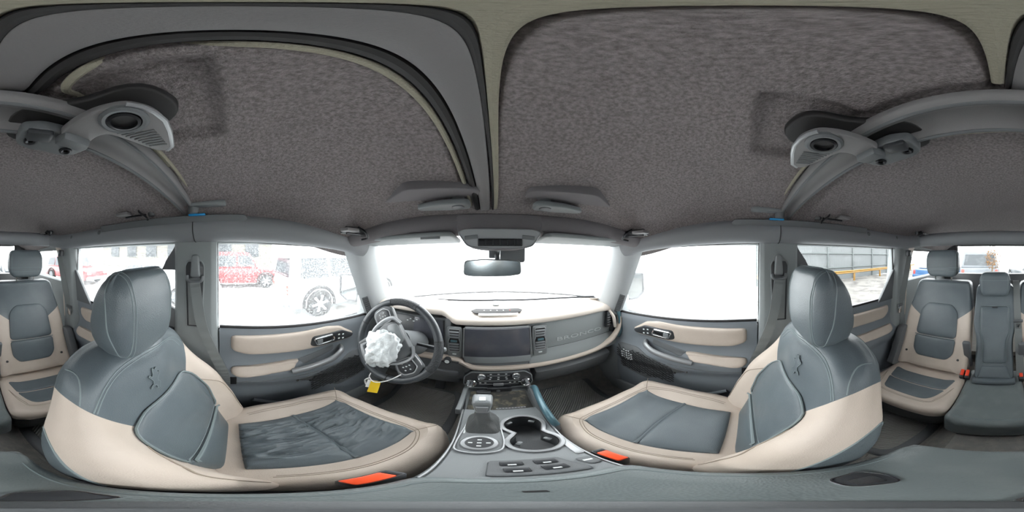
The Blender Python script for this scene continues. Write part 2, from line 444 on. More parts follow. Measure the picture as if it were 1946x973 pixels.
# rear deck behind the seats, tailgate, quarter panels
bm = B(); box(bm, (0, -1.62, -.86), (1.36, .74, .05), None, .01); struct('trim_5', bm, 'carpet')
ROOFZ = .10
def wall(side):
    s = -1 if side == 'left' else 1
    bm = B()
    # header above the doors between rail and roof skin
    box(bm, (s*.725, -.70, .115), (.06, 2.76, .13), None, .012)
    box(bm, (s*.728, .45, .074), (.05, .50, .05), (-.04, 0, 0), .004)
    # sill (rocker)
    box(bm, (s*.745, -.25, -1.06), (.10, 2.1, .18), None, .02)
    # quarter: lower side behind the rear door and pillar by the tailgate
    box(bm, (s*.74, -1.60, -.60), (.09, 1.06, .80), None, .03)
    box(bm, (s*.72, -1.96, -.0), (.10, .20, .50), None, .03)
    # foot-well side ahead of the doors
    box(bm, (s*.745, .98, -.66), (.09, .56, .84), None, .03)
    struct('wall_'+side, bm, 'pillar')
    # outer door skins and fender seen only from outside
    bm = B(); box(bm, (s*.86, -.30, -.78), (.05, 3.5, .78), None, .02); box(bm, (s*.83, 1.35, -.60), (.10, .9, .55), None, .04)
    struct('trim_%d' % (7 if s < 0 else 8), bm, 'paintw')
    # belt line ledge joining door tops to the outer skin
    bm = B(); box(bm, (s*.80, -.15, -.42), (.14, 2.6, .04), None, .01); struct('trim_%d' % (9 if s < 0 else 10), bm, 'black')
wall('left'); wall('right')
bm = B(); box(bm, (0, -2.06, -.62), (1.5, .07, .80), None, .02); box(bm, (0, -2.06, .20), (1.5, .09, .14), None, .02)
for s in (-1, 1): box(bm, (s*.64, -2.06, 0), (.22, .08, .46), None, .02)
struct('wall_back', bm, 'black')
# hood and cowl outside the windscreen
bm = B(); grid(bm, lambda u, v: V((-.80+1.6*u, 1.05+1.15*v, -.50-.10*v-.06*abs(2*u-1)**4)), 20, 14); box(bm, (0, 2.22, -.80), (1.6, .08, .60), None, .02)
struct('trim_11', bm, 'paintw')
# ---------------------------------------------------------------- glass
def pane(n, corners, m, th=.004, frame=None, bulge=0):
    """a window: glass sheet with real thickness over four corners a,b,c,d; optional black gasket frame"""
    a, b, c, d = [V(p) for p in corners]; nn = (b-a).cross(d-a).normalized()
    bm = B()
    f = lambda k: (lambda u, v: (a*(1-u)*(1-v)+b*u*(1-v)+c*u*v+d*(1-u)*v)+nn*(k+bulge*4*u*(1-u)))
    A = grid(bm, f(0), 14, 4); Bv = grid(bm, f(th), 14, 4)
    for i in range(14):
        for j in (0, 4): bm.faces.new((A[i][j], A[i+1][j], Bv[i+1][j], Bv[i][j]))
    for j in range(4):
        for i in (0, 14): bm.faces.new((A[i][j], A[i][j+1], Bv[i][j+1], Bv[i][j]))
    o = struct(n, bm, m)
    if frame:
        g = f(-.004); P = [g(i/16, 0) for i in range(16)]+[g(1, i/6) for i in range(6)]+[g(1-i/16, 1) for i in range(16)]+[g(0, 1-i/6) for i in range(6)]
        part('window_frame', 'gasket', o, (tube, P, frame, 6, True))
    return o
pane('window_1', [(-.625, .86, -.285), (.625, .86, -.285), (.60, .66, .062), (-.60, .66, .062)], 'glassh', frame=.005, bulge=-.13)
sill = lambda y: ip(y, [(-1.0, -.30), (0, -.312), (.68, -.362)])
for s, n, m in ((-1, 2, 'glassd'), (1, 3, 'glassh')):
    pane('window_%d' % n, [(s*.715, -.065, -.325), (s*.718, .78, -.378), (s*.705, .57, .04), (s*.70, -.065, .062)], m, frame=.006)
for s, n, m in ((-1, 4, 'glassd'), (1, 5, 'glass')):
    pane('window_%d' % n, [(s*.715, -.97, -.31), (s*.715, -.235, -.325), (s*.70, -.235, .062), (s*.70, -.93, .062)], m, frame=.006)
for s, n in ((-1, 6), (1, 7)):
    pane('window_%d' % n, [(s*.715, -1.86, -.22), (s*.715, -1.06, -.22), (s*.70, -1.10, .05), (s*.70, -1.86, .05)], 'glass', frame=.006)
pane('window_8', [(-.54, -2.055, -.245), (.54, -2.055, -.245), (.52, -2.03, .135), (-.52, -2.03, .135)], 'glass', frame=.014)
# ---------------------------------------------------------------- padded roll cage
cage = thing('roll_cage', (0, -.3, .10), 'grey padded roll bar tubes running above the side windows and across the roof', 'roll cage')
RX = .662
for s in (-1, 1):
    P = cr([(s*.60, -1.16, .125), (s*.645, -1.06, .112), (s*RX, -.90, .108), (s*RX, -.15, .108), (s*.655, .20, .10), (s*.64, .46, .078), (s*.628, .60, .045)], 8)
    sr = part('side_tube', 'pad', cage, (tube, P, .052, 20))
    for y in (-.145,):
        part('cover_seam', 'gasket', sr, (tube, [(s*RX+.053*math.cos(a), y, .108+.053*math.sin(a)) for a in [i*math.pi/12 for i in range(24)]], .0018, 5, True))
    for y in (.30, -.62, -.88):
        part('push_clip', 'plastd', sr, (lathe, [(.0, .0), (.012, .0), (.011, .005), (.006, .008), (.0, .008)], (s*(RX-.045), y, .122), (-s*.95, 0, .3), 14))
    part('cap_strip', 'plastd', sr, (prism, rpoly([(-.60, -.014), (.04, -.018), (.055, .0), (.04, .014), (-.60, .016)], .006), (s*.618, 0, .138), (0, 1, 0), (-s*.35, 0, 1), .010*(-s), dict(bev=.003)))
ct = part('rear_tube', 'pad', cage, (tube, cr([(-.60, -1.16, .125), (-.3, -1.17, .13), (0, -1.17, .132), (.3, -1.17, .13), (.60, -1.16, .125)], 6), .050, 20))
for s in (-1, 1):
    part('cover_seam', 'gasket', ct, (tube, [(s*.59, -1.16+.053*math.cos(a), .127+.053*math.sin(a)) for a in [i*math.pi/12 for i in range(24)]], .0018, 5, True))
# header tube above the windscreen
part('header_tube', 'felt2', cage, (tube, cr([(-.64, .50, .085), (-.45, .56, .115), (-.2, .60, .125), (0, .61, .127), (.2, .60, .125), (.45, .56, .115), (.64, .50, .085)], 6), .05, 18))
# ribbed cross hoop over the front seats
hp = lambda x: V((x, -.208+.055*(abs(x)/.62)**2.5, .252-.088*(abs(x)/.62)**3.0))
prof = [(-.047, .012), (-.047, -.004), (-.040, -.010), (-.033, -.004), (-.022, .004), (.012, .004), (.024, -.004), (.032, -.012), (.042, -.008), (.047, .0), (.047, .012)]
rings = [[hp(x)+V((0, a*(1-.45*(abs(x)/.62)**2), b)) for a, b in prof] for x in [-.62+1.24*i/60 for i in range(61)]]
bm = B(); loft(bm, rings); hoop = obj('cross_bar', bm, 'mold', cage, angle=60)
for a_, r_ in ((-.040, .004), (.033, .004)):
    part('rib', 'plastd', hoop, (tube, [hp(x)+V((0, a_*(1-.45*(abs(x)/.62)**2), -.010)) for x in [-.62+1.24*i/50 for i in range(51)]], r_, 8))
# dusty felt lips bordering hoop and seam
lips = thing('roof_seam_molding', (-.068, .15, .26), 'grey molding with black gasket along the joint between the two front roof panels', 'molding')
yy = [-.165+.68*i/40 for i in range(41)]
sx_ = lambda y: .022*sst(y, .1, .5)
bm = B(); loft(bm, [[V((-.087+sx_(y)+a*(1-.25*sst(y, .1, .5)), y, ceil_z(-.02, y)-.001+b)) for a, b in ((0, .012), (0, -.002), (.005, -.006), (.035, -.006), (.040, -.002), (.040, .012))] for y in yy]); obj('molding_strip', bm, 'mold', lips, angle=50)
part('gasket', 'gasket', lips, (tube, [(-.097+sx_(y), y, ceil_z(-.02, y)+.002) for y in yy], .009, 8))
part('gasket', 'gasket', lips, (tube, [(-.0455+sx_(y)*.9, y, ceil_z(-.02, y)-.002) for y in yy], .0035, 8))
part('felt_edge', 'lip', lips, (tube, cr([(-.40, -.150, ceil_z(-.4, -.15)), (-.20, -.158, ceil_z(-.2, -.1)), (-.145, -.152, ceil_z(-.15, -.1)+.001), (-.120, -.135, .262), (-.112, -.10, .264)]+[(-.112+sx_(y)*.8, y, ceil_z(-.14, y)+.002) for y in [-.05+.55*i/10 for i in range(11)]], 6), .0055, 8))
part('felt_edge', 'lip', lips, (tube, cr([(-.036+sx_(y)*.8, y, ceil_z(.02, y)+.001) for y in [-.15+.66*i/10 for i in range(11)]], 6), .007, 8))
for s in (-1, 1):
    part('felt_edge', 'lip', lips, (tube, [hp(x)+V((0, .062-.02*(abs(x)/.62), .006+.004)) for x in [s*(.16+.45*i/20) for i in range(21)]], .005, 8))
    part('felt_edge', 'lip', lips, (tube, [hp(x)+V((0, -.060+.02*(abs(x)/.62), .006+.002)) for x in [s*(.0+.60*i/24) for i in range(25)]], .005, 8))
# ---------------------------------------------------------------- roof clamp handles
def clamp(s):
    lb = 'large grey roof clamp handle with a round hole above the %s' % ('driver headrest' if s < 0 else 'passenger headrest')
    t = thing('roof_clamp_handle', (s*.19, -.16, .25), lb, 'roof handle', 'large roof clamp handles')
    q = lambda p: (s*p[0], p[1], p[2])
    dz = V((0, 0, 0))
    # lever body with ring, arm and paddle, outlined in plan
    ol = [(.150, -.205), (.150, -.165), (.154, -.13), (.165, -.098), (.190, -.083), (.218, -.080), (.245, -.085), (.290, -.098), (.300, -.112), (.292, -.128), (.262, -.142), (.238, -.150), (.205, -.160), (.198, -.175), (.202, -.205)]
    pts = rpoly([(s*a, b) for a, b in ol], .012)
    if s < 0: pts = list(reversed(pts))
    bm = B(); prism(bm, pts, (0, 0, .213), (1, 0, 0), (0, 1, 0), .018, .005, 3)
    lev = obj('lever', bm, 'mold', t, angle=50)
    c = V((s*.190, -.120, .213))
    part('ring', 'plastd', lev, (lathe, [(.031, .004), (.031, -.003), (.027, -.006), (.0225, -.005), (.021, .0)], c, (0, 0, 1), 32))
    part('ring', 'steel', lev, (lathe, [(.021, .0), (.0205, -.006), (.0165, -.007), (.016, .010)], c, (0, 0, 1), 32))
    part('hole', 'gasket', lev, (lathe, [(.0, -.0005), (.0165, -.0005), (.0165, .004), (.0, .004)], c, (0, 0, 1), 32))
    part('edge_band', 'silver', lev, (tube, [(s*a, b, .2155) for a, b in [(.165, -.098), (.178, -.088), (.195, -.082), (.218, -.0795), (.245, -.0845), (.288, -.0975), (.298, -.111)]], .004, 8))
    bm = B()
    for i in range(9):
        x = .216+.0075*i; y0, y1 = -.100-.03*(x-.21), -.150+.30*(x-.21)
        if i < 1: y0 = -.140
        if i == 1: y0 = -.128
        tube(bm, [(s*x, y0, .2125), (s*(x-.006), y1, .2125)], .0017, 6)
    obj('grip_ribs', bm, 'plastd', lev)
    part('arm_latch', 'plastd', t, (box, (s*.176, -.208, .212), (.046, .034, .020), (-.25, 0, 0), .005))
    part('latch_slot', 'silver', t, (box, (s*.176, -.196, .2095), (.020, .004, .003), None, .001))
    pts = rpoly([(s*a, b) for a, b in [(.10, -.262), (.10, -.218), (.130, -.205), (.205, -.205), (.222, -.225), (.212, -.262), (.19, -.275), (.125, -.275)]], .010)
    if s < 0: pts = list(reversed(pts))
    bm = B(); prism(bm, pts, (0, 0, .222), (1, 0, 0), (0, 1, 0), .026, .004, 2)
    mp = obj('mount_plate', bm, 'plastd', t, angle=50)
    for bx, by in ((.122, -.246), (.190, -.252)):
        part('bolt', 'steel', mp, (lathe, [(.0, .001), (.004, .001), (.0045, -.001), (.008, -.003), (.0115, -.002), (.012, .001)], (s*bx, by, .221), (0, 0, 1), 20), label='round black socket bolt')
    part('hook_cover', 'black', mp, (box, (s*.128, -.222, .219), (.040, .028, .016), (0, 0, s*.2), .006))
    bm = B(); prism(bm, (lambda P: P if s > 0 else list(reversed(P)))(rpoly([(s*a, b) for a, b in [(.085, -.285), (.08, -.20), (.15, -.155), (.16, -.075), (.225, -.06), (.262, -.09), (.25, -.16), (.235, -.20), (.24, -.26), (.20, -.295)]], .03)), (0, 0, .254), (1, 0, 0), (0, 1, 0), .02, .004, 2)
    obj('shaded_recess', bm, 'gasket', t, angle=50)  # dark plate: felt recess with its shadow put into the colour
clamp(-1); clamp(1)
def front_latch(s, lb):
    t = thing('roof_latch', (s*.165, .47, .18), lb, 'roof latch', 'oval front roof latches')
    z = ceil_z(s*.165, .45)-.012
    pts = rpoly([(s*.09, .43), (s*.09, .485), (s*.165, .492), (s*.245, .47), (s*.25, .445), (s*.17, .425)], .022)
    if s < 0: pts = list(reversed(pts))
    bm = B(); prism(bm, pts, (0, 0, z-.016), (1, 0, 0), (0, 1, 0), .018, .005, 3); obj('lever', bm, 'plast', t, angle=50)
    part('pivot', 'plastd', t, (lathe, [(.0, -.022), (.010, -.022), (.018, -.019), (.018, .02), (.0, .02)], (s*.125, .455, z), (0, 0, 1), 20))
    P = rpoly([(s*.06, .50), (s*.06, .40), (s*.24, .35), (s*.36, .42), (s*.28, .50)], .02)
    if s < 0: P = list(reversed(P))
    bm = B(); prism(bm, P, (0, 0, z+.012), (1, 0, 0), (0, 1, 0), .03, .003, 2); obj('recess_cover', bm, 'felt2', t, angle=50)
front_latch(-1, 'oval grey front roof latch above the driver side of the overhead console')
front_latch(1, 'oval grey front roof latch above the passenger side of the overhead console')
def side_latch(s):
    nm = 'driver' if s < 0 else 'passenger'
    t = thing('roof_rail_latch', (s*.60, -.10, .16), 'grey roof latch knob with a blue tab on the %s side rail' % nm, 'roof latch', 'side rail latches with blue tabs')
    part('lever', 'plast', t, (box, (s*.575, -.085, .180), (.035, .125, .020), (0, 0, s*.1), .008))
    part('lever_cap', 'plastd', t, (box, (s*.575, -.085, .192), (.022, .06, .010), None, .004))
    part('pivot', 'plastd', t, (lathe, [(.0, -.018), (.016, -.018), (.019, -.010), (.019, .012), (.0, .012)], (s*.585, -.135, .168), (0, 0, 1), 18))
    part('lock_tab', 'blue', t, (box, (s*.596, -.125, .1475), (.016, .060, .006), None, .002))
side_latch(-1); side_latch(1)
def small_latch(p, lb, k=1.6):
    t = thing('roof_clip', p, lb, 'roof clip', 'small black hinged roof clips')
    s = 1 if p[0] > 0 else -1; P = lambda a, b, c: (p[0]+s*a*k, p[1]+b*k, p[2]+c*k)
    D = lambda *d: tuple(v*k for v in d)
    part('plate', 'steel', t, (box, p, D(.026, .06, .008), (0, s*.4, 0), .003))
    part('tab', 'mold', t, (box, P(-.022, -.028, -.003), D(.026, .036, .008), None, .003))
    part('hinge_pin', 'steel', t, (tube, [P(-.012, -.030, -.009), P(-.012, .030, -.009)], .004, 8))
    part('spring_arm', 'steel', t, (tube, cr([P(-.01, .01, .010), P(-.026, .02, -.004), P(-.02, .034, -.016), P(-.002, .03, -.020)], 5), .004, 8))
    part('bumper', 'black', t, (lathe, [(.0, -.012), (.008*k, -.012), (.010*k, -.004), (.010*k, .01), (.0, .01)], P(0, .040, -.004), (0, 0, 1), 12))
small_latch((-.60, -.37, .178), 'small black roof clip on the driver side rail behind the cross bar')
small_latch((.60, -.37, .178), 'small black roof clip on the passenger side rail behind the cross bar')
small_latch((-.52, .435, .100), 'small black roof clip above the driver door window')
small_latch((.52, .435, .100), 'small black roof clip above the passenger door window')
small_latch((-.53, -1.05, .168), 'small black roof clip at the rear corner of the roof, driver side', 1.2)
small_latch((.53, -1.05, .168), 'small black roof clip at the rear corner of the roof, passenger side', 1.2)
t = thing('rear_roof_catch', (0, -1.62, .20), 'black roof catch with two small lamps above the rear window', 'roof catch')
part('housing', 'black', t, (box, (0, -1.62, .195), (.12, .05, .03), None, .006))
for s in (-1, 1): part('lamp', 'icon', t, (box, (s*.05, -1.60, .180), (.02, .018, .008), None, .002))
# ---------------------------------------------------------------- pillars
def b_pillar(s):
    t = struct('trim_%d' % (1 if s < 0 else 2), (lambda b: (loft(b, [[V((s*x, y, z)) for x, y in rpoly([(.668+k, -.225-w), (.668+k, -.085+w), (.682+k, -.065+w), (.74, -.060+w), (.74, -.240-w), (.682+k, -.240-w)], .004, 2)] for z, k, w in ((.10, -.004, 0), (0, 0, 0), (-.25, .0, 0), (-.42, .004, .004), (-.62, .010, .02), (-1.04, .014, .04))]), b)[1])(B()), 'pillar', angle=50)
    # belt slot
    part('belt_slot', 'black', t, (prism, rpoly([(-.185, -.30), (-.122, -.30), (-.112, -.04), (-.122, -.02), (-.18, -.02), (-.19, -.04)], .008), (s*.6665, 0, 0), (0, 1, 0), (0, 0, 1), .003*s, dict(bev=.001)))
    fr_ = rpoly([(-.185, -.30), (-.122, -.30), (-.112, -.04), (-.122, -.02), (-.18, -.02), (-.19, -.04)], .008)
    part('slot_rim', 'pillar', t, (tube, [(s*.6665, p.x, p.y) for p in fr_], .003, 6, True))
    # dark gussets reaching into the rear window
    for P in ([(-.24, .05), (-.235, -.06), (-.305, -.06), (-.285, -.02), (-.25, .03)], [(-.235, -.24), (-.28, -.215), (-.325, -.24), (-.30, -.27), (-.40, -.33), (-.235, -.33)]):
        part('gusset', 'plastd', t, (prism, P, (s*.688, 0, 0), (0, 1, 0), (0, 0, 1), .02*s, dict(bev=.003)))
b_pillar(-1); b_pillar(1)
def c_pillar(s):
    bm = B()
    loft(bm, [[V((s*x, y-k*1.0, z)) for x, y in rpoly([(.655, -1.01), (.665, -.975), (.70, -.955), (.76, -.955), (.76, -1.10), (.665, -1.10)], .01, 2)] for z, k in ((.12, .02), (0, .005), (-.25, -.03), (-.45, -.05), (-.7, -.03), (-1.04, -.0))])
    t = struct('trim_%d' % (3 if s < 0 else 4), bm, 'pillar', angle=50)
    part('inner_cover', 'tan', t, (prism, rpoly([(-1.22, .09), (-1.03, .09), (-.985, -.10), (-.97, -.48), (-1.06, -.48), (-1.10, -.10)], .02), (s*.668, 0, 0), (0, 1, 0), (0, 0, 1), .012*s, dict(bev=.003)), label='tan cover on the rear face of the pillar')
    part('corner_gusset', 'plastd', t, (prism, [(-.96, -.10), (-.94, -.10), (-.78, -.315), (-.96, -.315)], (s*.69, 0, 0), (0, 1, 0), (0, 0, 1), .02*s, dict(bev=.003)))
c_pillar(-1); c_pillar(1)
def a_pillar(s):
    a0, a1 = V((s*.585, .665, .075)), V((s*.615, .865, -.31))    # windscreen edge
    b0, b1 = V((s*.675, .505, .055)), V((s*.712, .725, -.40))    # door edge
    m0, m1 = (a0+b0)/2+V((-s*.028, -.035, 0)), (a1+b1)/2+V((-s*.02, -.03, 0))
    bm = B(); out = V((s*.05, .03, 0))
    rings = []
    for i in range(13):
        f = i/12; a, b_, m = a0.lerp(a1, f), b0.lerp(b1, f), m0.lerp(m1, f)
        q = [a, a*.6+m*.4+V((-s*.006, -.004, 0)), m, b_*.5+m*.5+V((-s*.008, -.006, 0)), b_, b_+V((s*.03, .030, 0)), a+V((s*.03, .04, 0))]
        rings.append(q)
    loft(bm, rings)
    t = struct('trim_%d' % (12 if s < 0 else 13), bm, 'apil', angle=60)
    g = lambda f, k: (b0.lerp(b1, f)*(1-k)+m0.lerp(m1, f)*k)+V((-s*.009, -.006, 0))
    vent = part('speaker_vent', 'plastd', t, (loft, [[g(f, .12), g(f, .52), g(f, .52)+V((-s*.004, -.003, 0)), g(f, .12)+V((-s*.004, -.003, 0))] for f in (.66, .80, .95)]))
    for i in range(10):
        f = .675+.028*i
        part('louvre', 'black', vent, (tube, [g(f, .18)+V((-s*.005, -.004, 0)), g(f, .46)+V((-s*.005, -.004, 0))], .0022, 6))
a_pillar(-1); a_pillar(1)
# ---------------------------------------------------------------- seat belts
def belt(s):
    nm = 'driver' if s < 0 else 'passenger'
    t = thing('seat_belt', (s*.655, -.15, -.07), 'grey front seat belt hanging from its guide on the pillar beside the %s seat' % nm, 'seat belt', 'front seat belts')
    x = s*.648
    part('guide_cover', 'plast', t, (prism, rpoly([(-.166, -.085), (-.126, -.085), (-.131, .005), (-.160, .005)], .012), (x, 0, 0), (0, 1, 0), (0, 0, 1), .022*s, dict(bev=.007, seg=3)))
    part('guide_ring', 'plastd', t, (tube, cr([(x-s*.005, -.176, -.075), (x-s*.008, -.170, -.094), (x-s*.008, -.145, -.098), (x-s*.008, -.120, -.094), (x-s*.005, -.114, -.075)], 5), .007, 10))
    w0 = cr([(x-s*.004, -.145, -.085), (x-s*.014, -.140, -.12), (x-s*.012, -.115, -.28), (x-s*.006, -.07, -.42), (x+s*.002, -.035, -.54), (x+s*.015, -.03, -.64), (x+s*.03, -.03, -.85)], 6)
    bm = B(); ribbon(bm, w0, .040, (0, 1, .12)); obj('webbing', bm, 'web', t)
    bm = B(); ribbon(bm, [(x+s*.012, -.155, -.09), (x+s*.016, -.150, -.29)], .046, (0, 1, 0)); obj('webbing', bm, 'web', t)
    part('anchor', 'steel', t, (box, (x+s*.02, .0, -.60), (.012, .030, .055), None, .004))
    t2 = thing('rear_seat_belt', (s*.64, -1.05, 0), 'grey rear seat belt hanging beside the outer rear headrest on the %s side' % nm, 'seat belt', 'rear seat belts')
    part('guide_cover', 'black', t2, (box, (s*.628, -1.045, .02), (.035, .05, .05), None, .012))
    w = cr([(s*.615, -1.04, .0), (s*.620, -1.03, -.05), (s*.648, -.99, -.30), (s*.662, -.955, -.42), (s*.672, -.94, -.80)], 6)
    bm = B(); ribbon(bm, w, .046, (s*.45, 1, 0)); obj('webbing', bm, 'web', t2)
    part('tongue', 'chrome', t2, (box, (s*.646, -.955, -.40), (.006, .035, .05), None, .002), label='chrome belt tongue')
    part('tongue_grip', 'plastd', t2, (box, (s*.648, -.965, -.365), (.014, .06, .022), None, .005))
belt(-1); belt(1)
t = thing('center_seat_belt', (-.17, -1.14, -.3), 'middle seat belt with chrome tongue lying down the driver side of the middle rear seat', 'seat belt')
bm = B(); ribbon(bm, cr([(-.142, -1.17, -.18), (-.142, -1.10, -.19), (-.142, -1.03, -.36), (-.142, -.945, -.56), (-.142, -.86, -.78)], 6), .044, (1, 0, 0)); obj('webbing', bm, 'web', t)
part('tongue_grip', 'plastd', t, (box, (-.142, -.99, -.42), (.06, .015, .022), (-.5, 0, 0), .005))
part('tongue', 'chrome', t, (box, (-.142, -.975, -.455), (.026, .006, .05), (-.4, 0, 0), .002), label='chrome belt tongue')
# ---------------------------------------------------------------- car doors
def door(s, rear):
    nm = 'driver' if s < 0 else 'passenger'
    y0, y1 = (-.955, -.245) if rear else (-.055, .735)
    t = struct('door_%d' % ((1 if s < 0 else 2)+(2 if rear else 0)), B(), 'door') if False else None
    lb = ('rear door beside the %s side rear seat, tan pads on dark grey trim' if rear else 'front door beside the %s seat with tan pads and silver pull handle') % nm
    t = thing('car_door', (s*.72, (y0+y1)/2, -1.0), lb, 'car door', 'rear doors' if rear else 'front doors')
    sl = lambda y: (sill(y)-.004)
    def X(z, y):       # trim surface, distance from the centre line
        d = sl(y)-z
        return ip(d, [(0, .703), (.02, .694), (.15, .700), (.20, .690), (.24, .662), (.30, .668), (.36, .700), (.5, .700), (.62, .712), (.75, .730)])
    pan = lambda a, b: V((s*X(b, a), a, b))
    bm = B()
    ny, nz = 24, 40
    grid(bm, lambda u, v: (lambda y: pan(y, sl(y)-.64*v))(y0+(y1-y0)*u), ny, nz)
    grid(bm, lambda u, v: (lambda y: V((s*(.703+.045*v), y, sl(y)+.004*math.sin(v*3))))(y0+(y1-y0)*u), ny, 3)
    for y in (y0, y1): grid(bm, lambda u, v: V((s*(X(sl(y)-.64*v, y)*(1-u)+.775*u), y, sl(y)-.64*v)), 2, nz)
    dp = obj('door_trim', bm, 'door', t, angle=60)
    # black weather seal along the glass
    part('weather_seal', 'gasket', t, (tube, [(s*.709, y0+(y1-y0)*i/10, sl(y0+(y1-y0)*i/10)+.006) for i in range(11)], .007, 6))
    sd = -s
    if not rear:
        tr = lambda a, b: V((s*(X(b, a)), a, b))
        up = rpoly([(-.010, sl(0)-.030), (.30, sl(.3)-.020), (.43, sl(.43)-.012), (.505, sl(.5)-.022), (.60, sl(.6)-.085), (.585, sl(.58)-.110), (.44, sl(.44)-.118), (.30, sl(.3)-.128), (.05, sl(0)-.135), (-.010, sl(0)-.110)], .018)
        part('upper_pad', 'tan', t, (pillow, tr, up, .020, dict(side=sd, n=96, cen=(.26, sl(.26)-.07))))
        hb = lambda a, b: tr(a, b)+V((-s*.018, 0, 0))
        bz = rpoly([(.335, sl(.33)-.048), (.50, sl(.5)-.040), (.585, sl(.58)-.083), (.57, sl(.57)-.100), (.355, sl(.35)-.112), (.325, sl(.33)-.100)], .014)
        bzp = part('switch_bezel', 'black', t, (pillow, hb, bz, .008, dict(side=sd, n=60)))
        fr_ = rpoly([(.345, sl(.35)-.060), (.445, sl(.44)-.055), (.455, sl(.45)-.088), (.36, sl(.36)-.098)], .012)
        part('handle_frame', 'chrome', bzp, (tube, [hb(p.x, p.y)+V((-s*.009, 0, 0)) for p in fr_], .0048, 8, True), label='chrome frame round the inner door handle')
        part('door_handle', 'knob', bzp, (box, hb(.372, sl(.37)-.080)+V((-s*.012, 0, 0)), (.010, .030, .028), None, .004))
        part('door_handle', 'steel', bzp, (box, hb(.415, sl(.41)-.076)+V((-s*.008, 0, 0)), (.006, .052, .020), None, .003))
        for k, (ya, za) in enumerate(((.480, .062), (.505, .066), (.480, .086), (.505, .090))):
            part('switch', 'icon', bzp, (box, hb(ya, sl(ya)-za)+V((-s*.010, 0, 0)), (.003, .010, .007), None, .001), label='small switch with pale icon')
        # arm rest with its own pad, and the pull handle running forward
        ar = rpoly([(-.010, sl(0)-.205), (.235, sl(.23)-.178), (.285, sl(.28)-.182), (.245, sl(.24)-.232), (.02, sl(.02)-.248), (-.010, sl(0)-.235)], .016)
        part('armrest_pad', 'tan', t, (pillow, tr, ar, .020, dict(side=sd, n=72)))
        hp_ = [(.235, sl(.23)-.232, .655), (.33, sl(.33)-.205, .640), (.42, sl(.42)-.182, .636), (.478, sl(.48)-.158, .650), (.505, sl(.5)-.158, .685), (.51, sl(.5)-.165, .70)]
        part('pull_handle', 'silver', t, (tube, cr([(s*c, a, b) for a, b, c in hp_], 6), .017, 12, dict(sx=.75)), label='satin silver pull handle')
        part('handle_inner', 'plastd', t, (pillow, tr, rpoly([(.27, sl(.3)-.180), (.47, sl(.47)-.132), (.47, sl(.47)-.165), (.30, sl(.3)-.215)], .01), .004, dict(side=sd, n=48)))
        # map pocket closed by a net, with its screws
        pk = rpoly([(.26, -.66), (.56, -.565), (.70, -.575), (.70, -.80), (.50, -.83)], .02)
        part('pocket_panel', 'plastd', t, (pillow, tr, pk, .006, dict(side=sd, n=60)))
        bm = B()
        for i in range(15):
            for d in (1, -1):
                q = []
                for k in range(25):
                    a = .34+.35*k/24; b = -.70+(i-7)*.020+d*(a-.52)*.55+.003*math.sin(k*1.7)
                    lo, hi = -.79, -.585-.25*max(0, .50-a)
                    if lo < b < hi: q.append(tr(a, b)+V((-s*.012, 0, 0)))
                if len(q) > 2: tube(bm, q, .0022, 5)
        obj('pocket_net', bm, 'net', t)
        for a, b in ((.265, -.655), (.335, -.70), (.40, -.735), (.47, -.775)):
            part('screw', 'chrome', t, (lathe, [(.0, .003), (.005, .003), (.0065, 0)], tr(a, b)+V((-s*.006, 0, 0)), (-s, 0, 0), 12))
        if s > 0:
            bm = B()
            for i in range(5):
                for k in range(5-0):
                    a = .615+.017*(i-2); b = -.645+.013*(k-2)*1.5+.004*(i % 2)
                    if abs(i-2)+abs(k-2) <= 3: box(bm, tr(a, b)+V((-s*.012, 0, 0)), (.004, .011, .009), None, .002)
            obj('speaker_grille', bm, 'icon', t, label='pale perforated diamond on the lower trim')
        part('seam', 'plastd', t, (tube, [tr(-.05+.75*i/20, -.615-.0*i)+V((-s*.001, 0, 0)) for i in range(12)], .002, 6))
        part('pocket_crease', 'door', t, (tube, cr([tr(a, b)+V((-s*.004, 0, 0)) for a, b in ((.08, -.80), (.20, -.87), (.32, -.92))], 6), .012, 8))
    else:
        tr = lambda a, b: V((s*(X(b, a)), a, b))
        up = rpoly([(-.885, sl(0)-.035), (-.30, sl(0)-.030), (-.27, sl(0)-.06), (-.30, sl(0)-.115), (-.84, sl(0)-.125), (-.885, sl(0)-.09)], .02)
        part('upper_pad', 'tan', t, (pillow, tr, up, .018, dict(side=sd, n=80)))
        ar = rpoly([(-.90, sl(0)-.185), (-.50, sl(0)-.185), (-.46, sl(0)-.20), (-.52, sl(0)-.232), (-.86, sl(0)-.24), (-.90, sl(0)-.225)], .015)
        part('armrest_pad', 'tan', t, (pillow, tr, ar, .018, dict(side=sd, n=64)))
        part('door_handle', 'steel', t, (box, (s*.672, -.40, sl(0)-.08), (.012, .09, .04), None, .006))
        part('sill_cap', 'black', t, (box, (s*.690, -.33, sl(0)-.055), (.03, .17, .10), None, .01))
for rear in (False, True):
    for s in (-1, 1): door(s, rear)
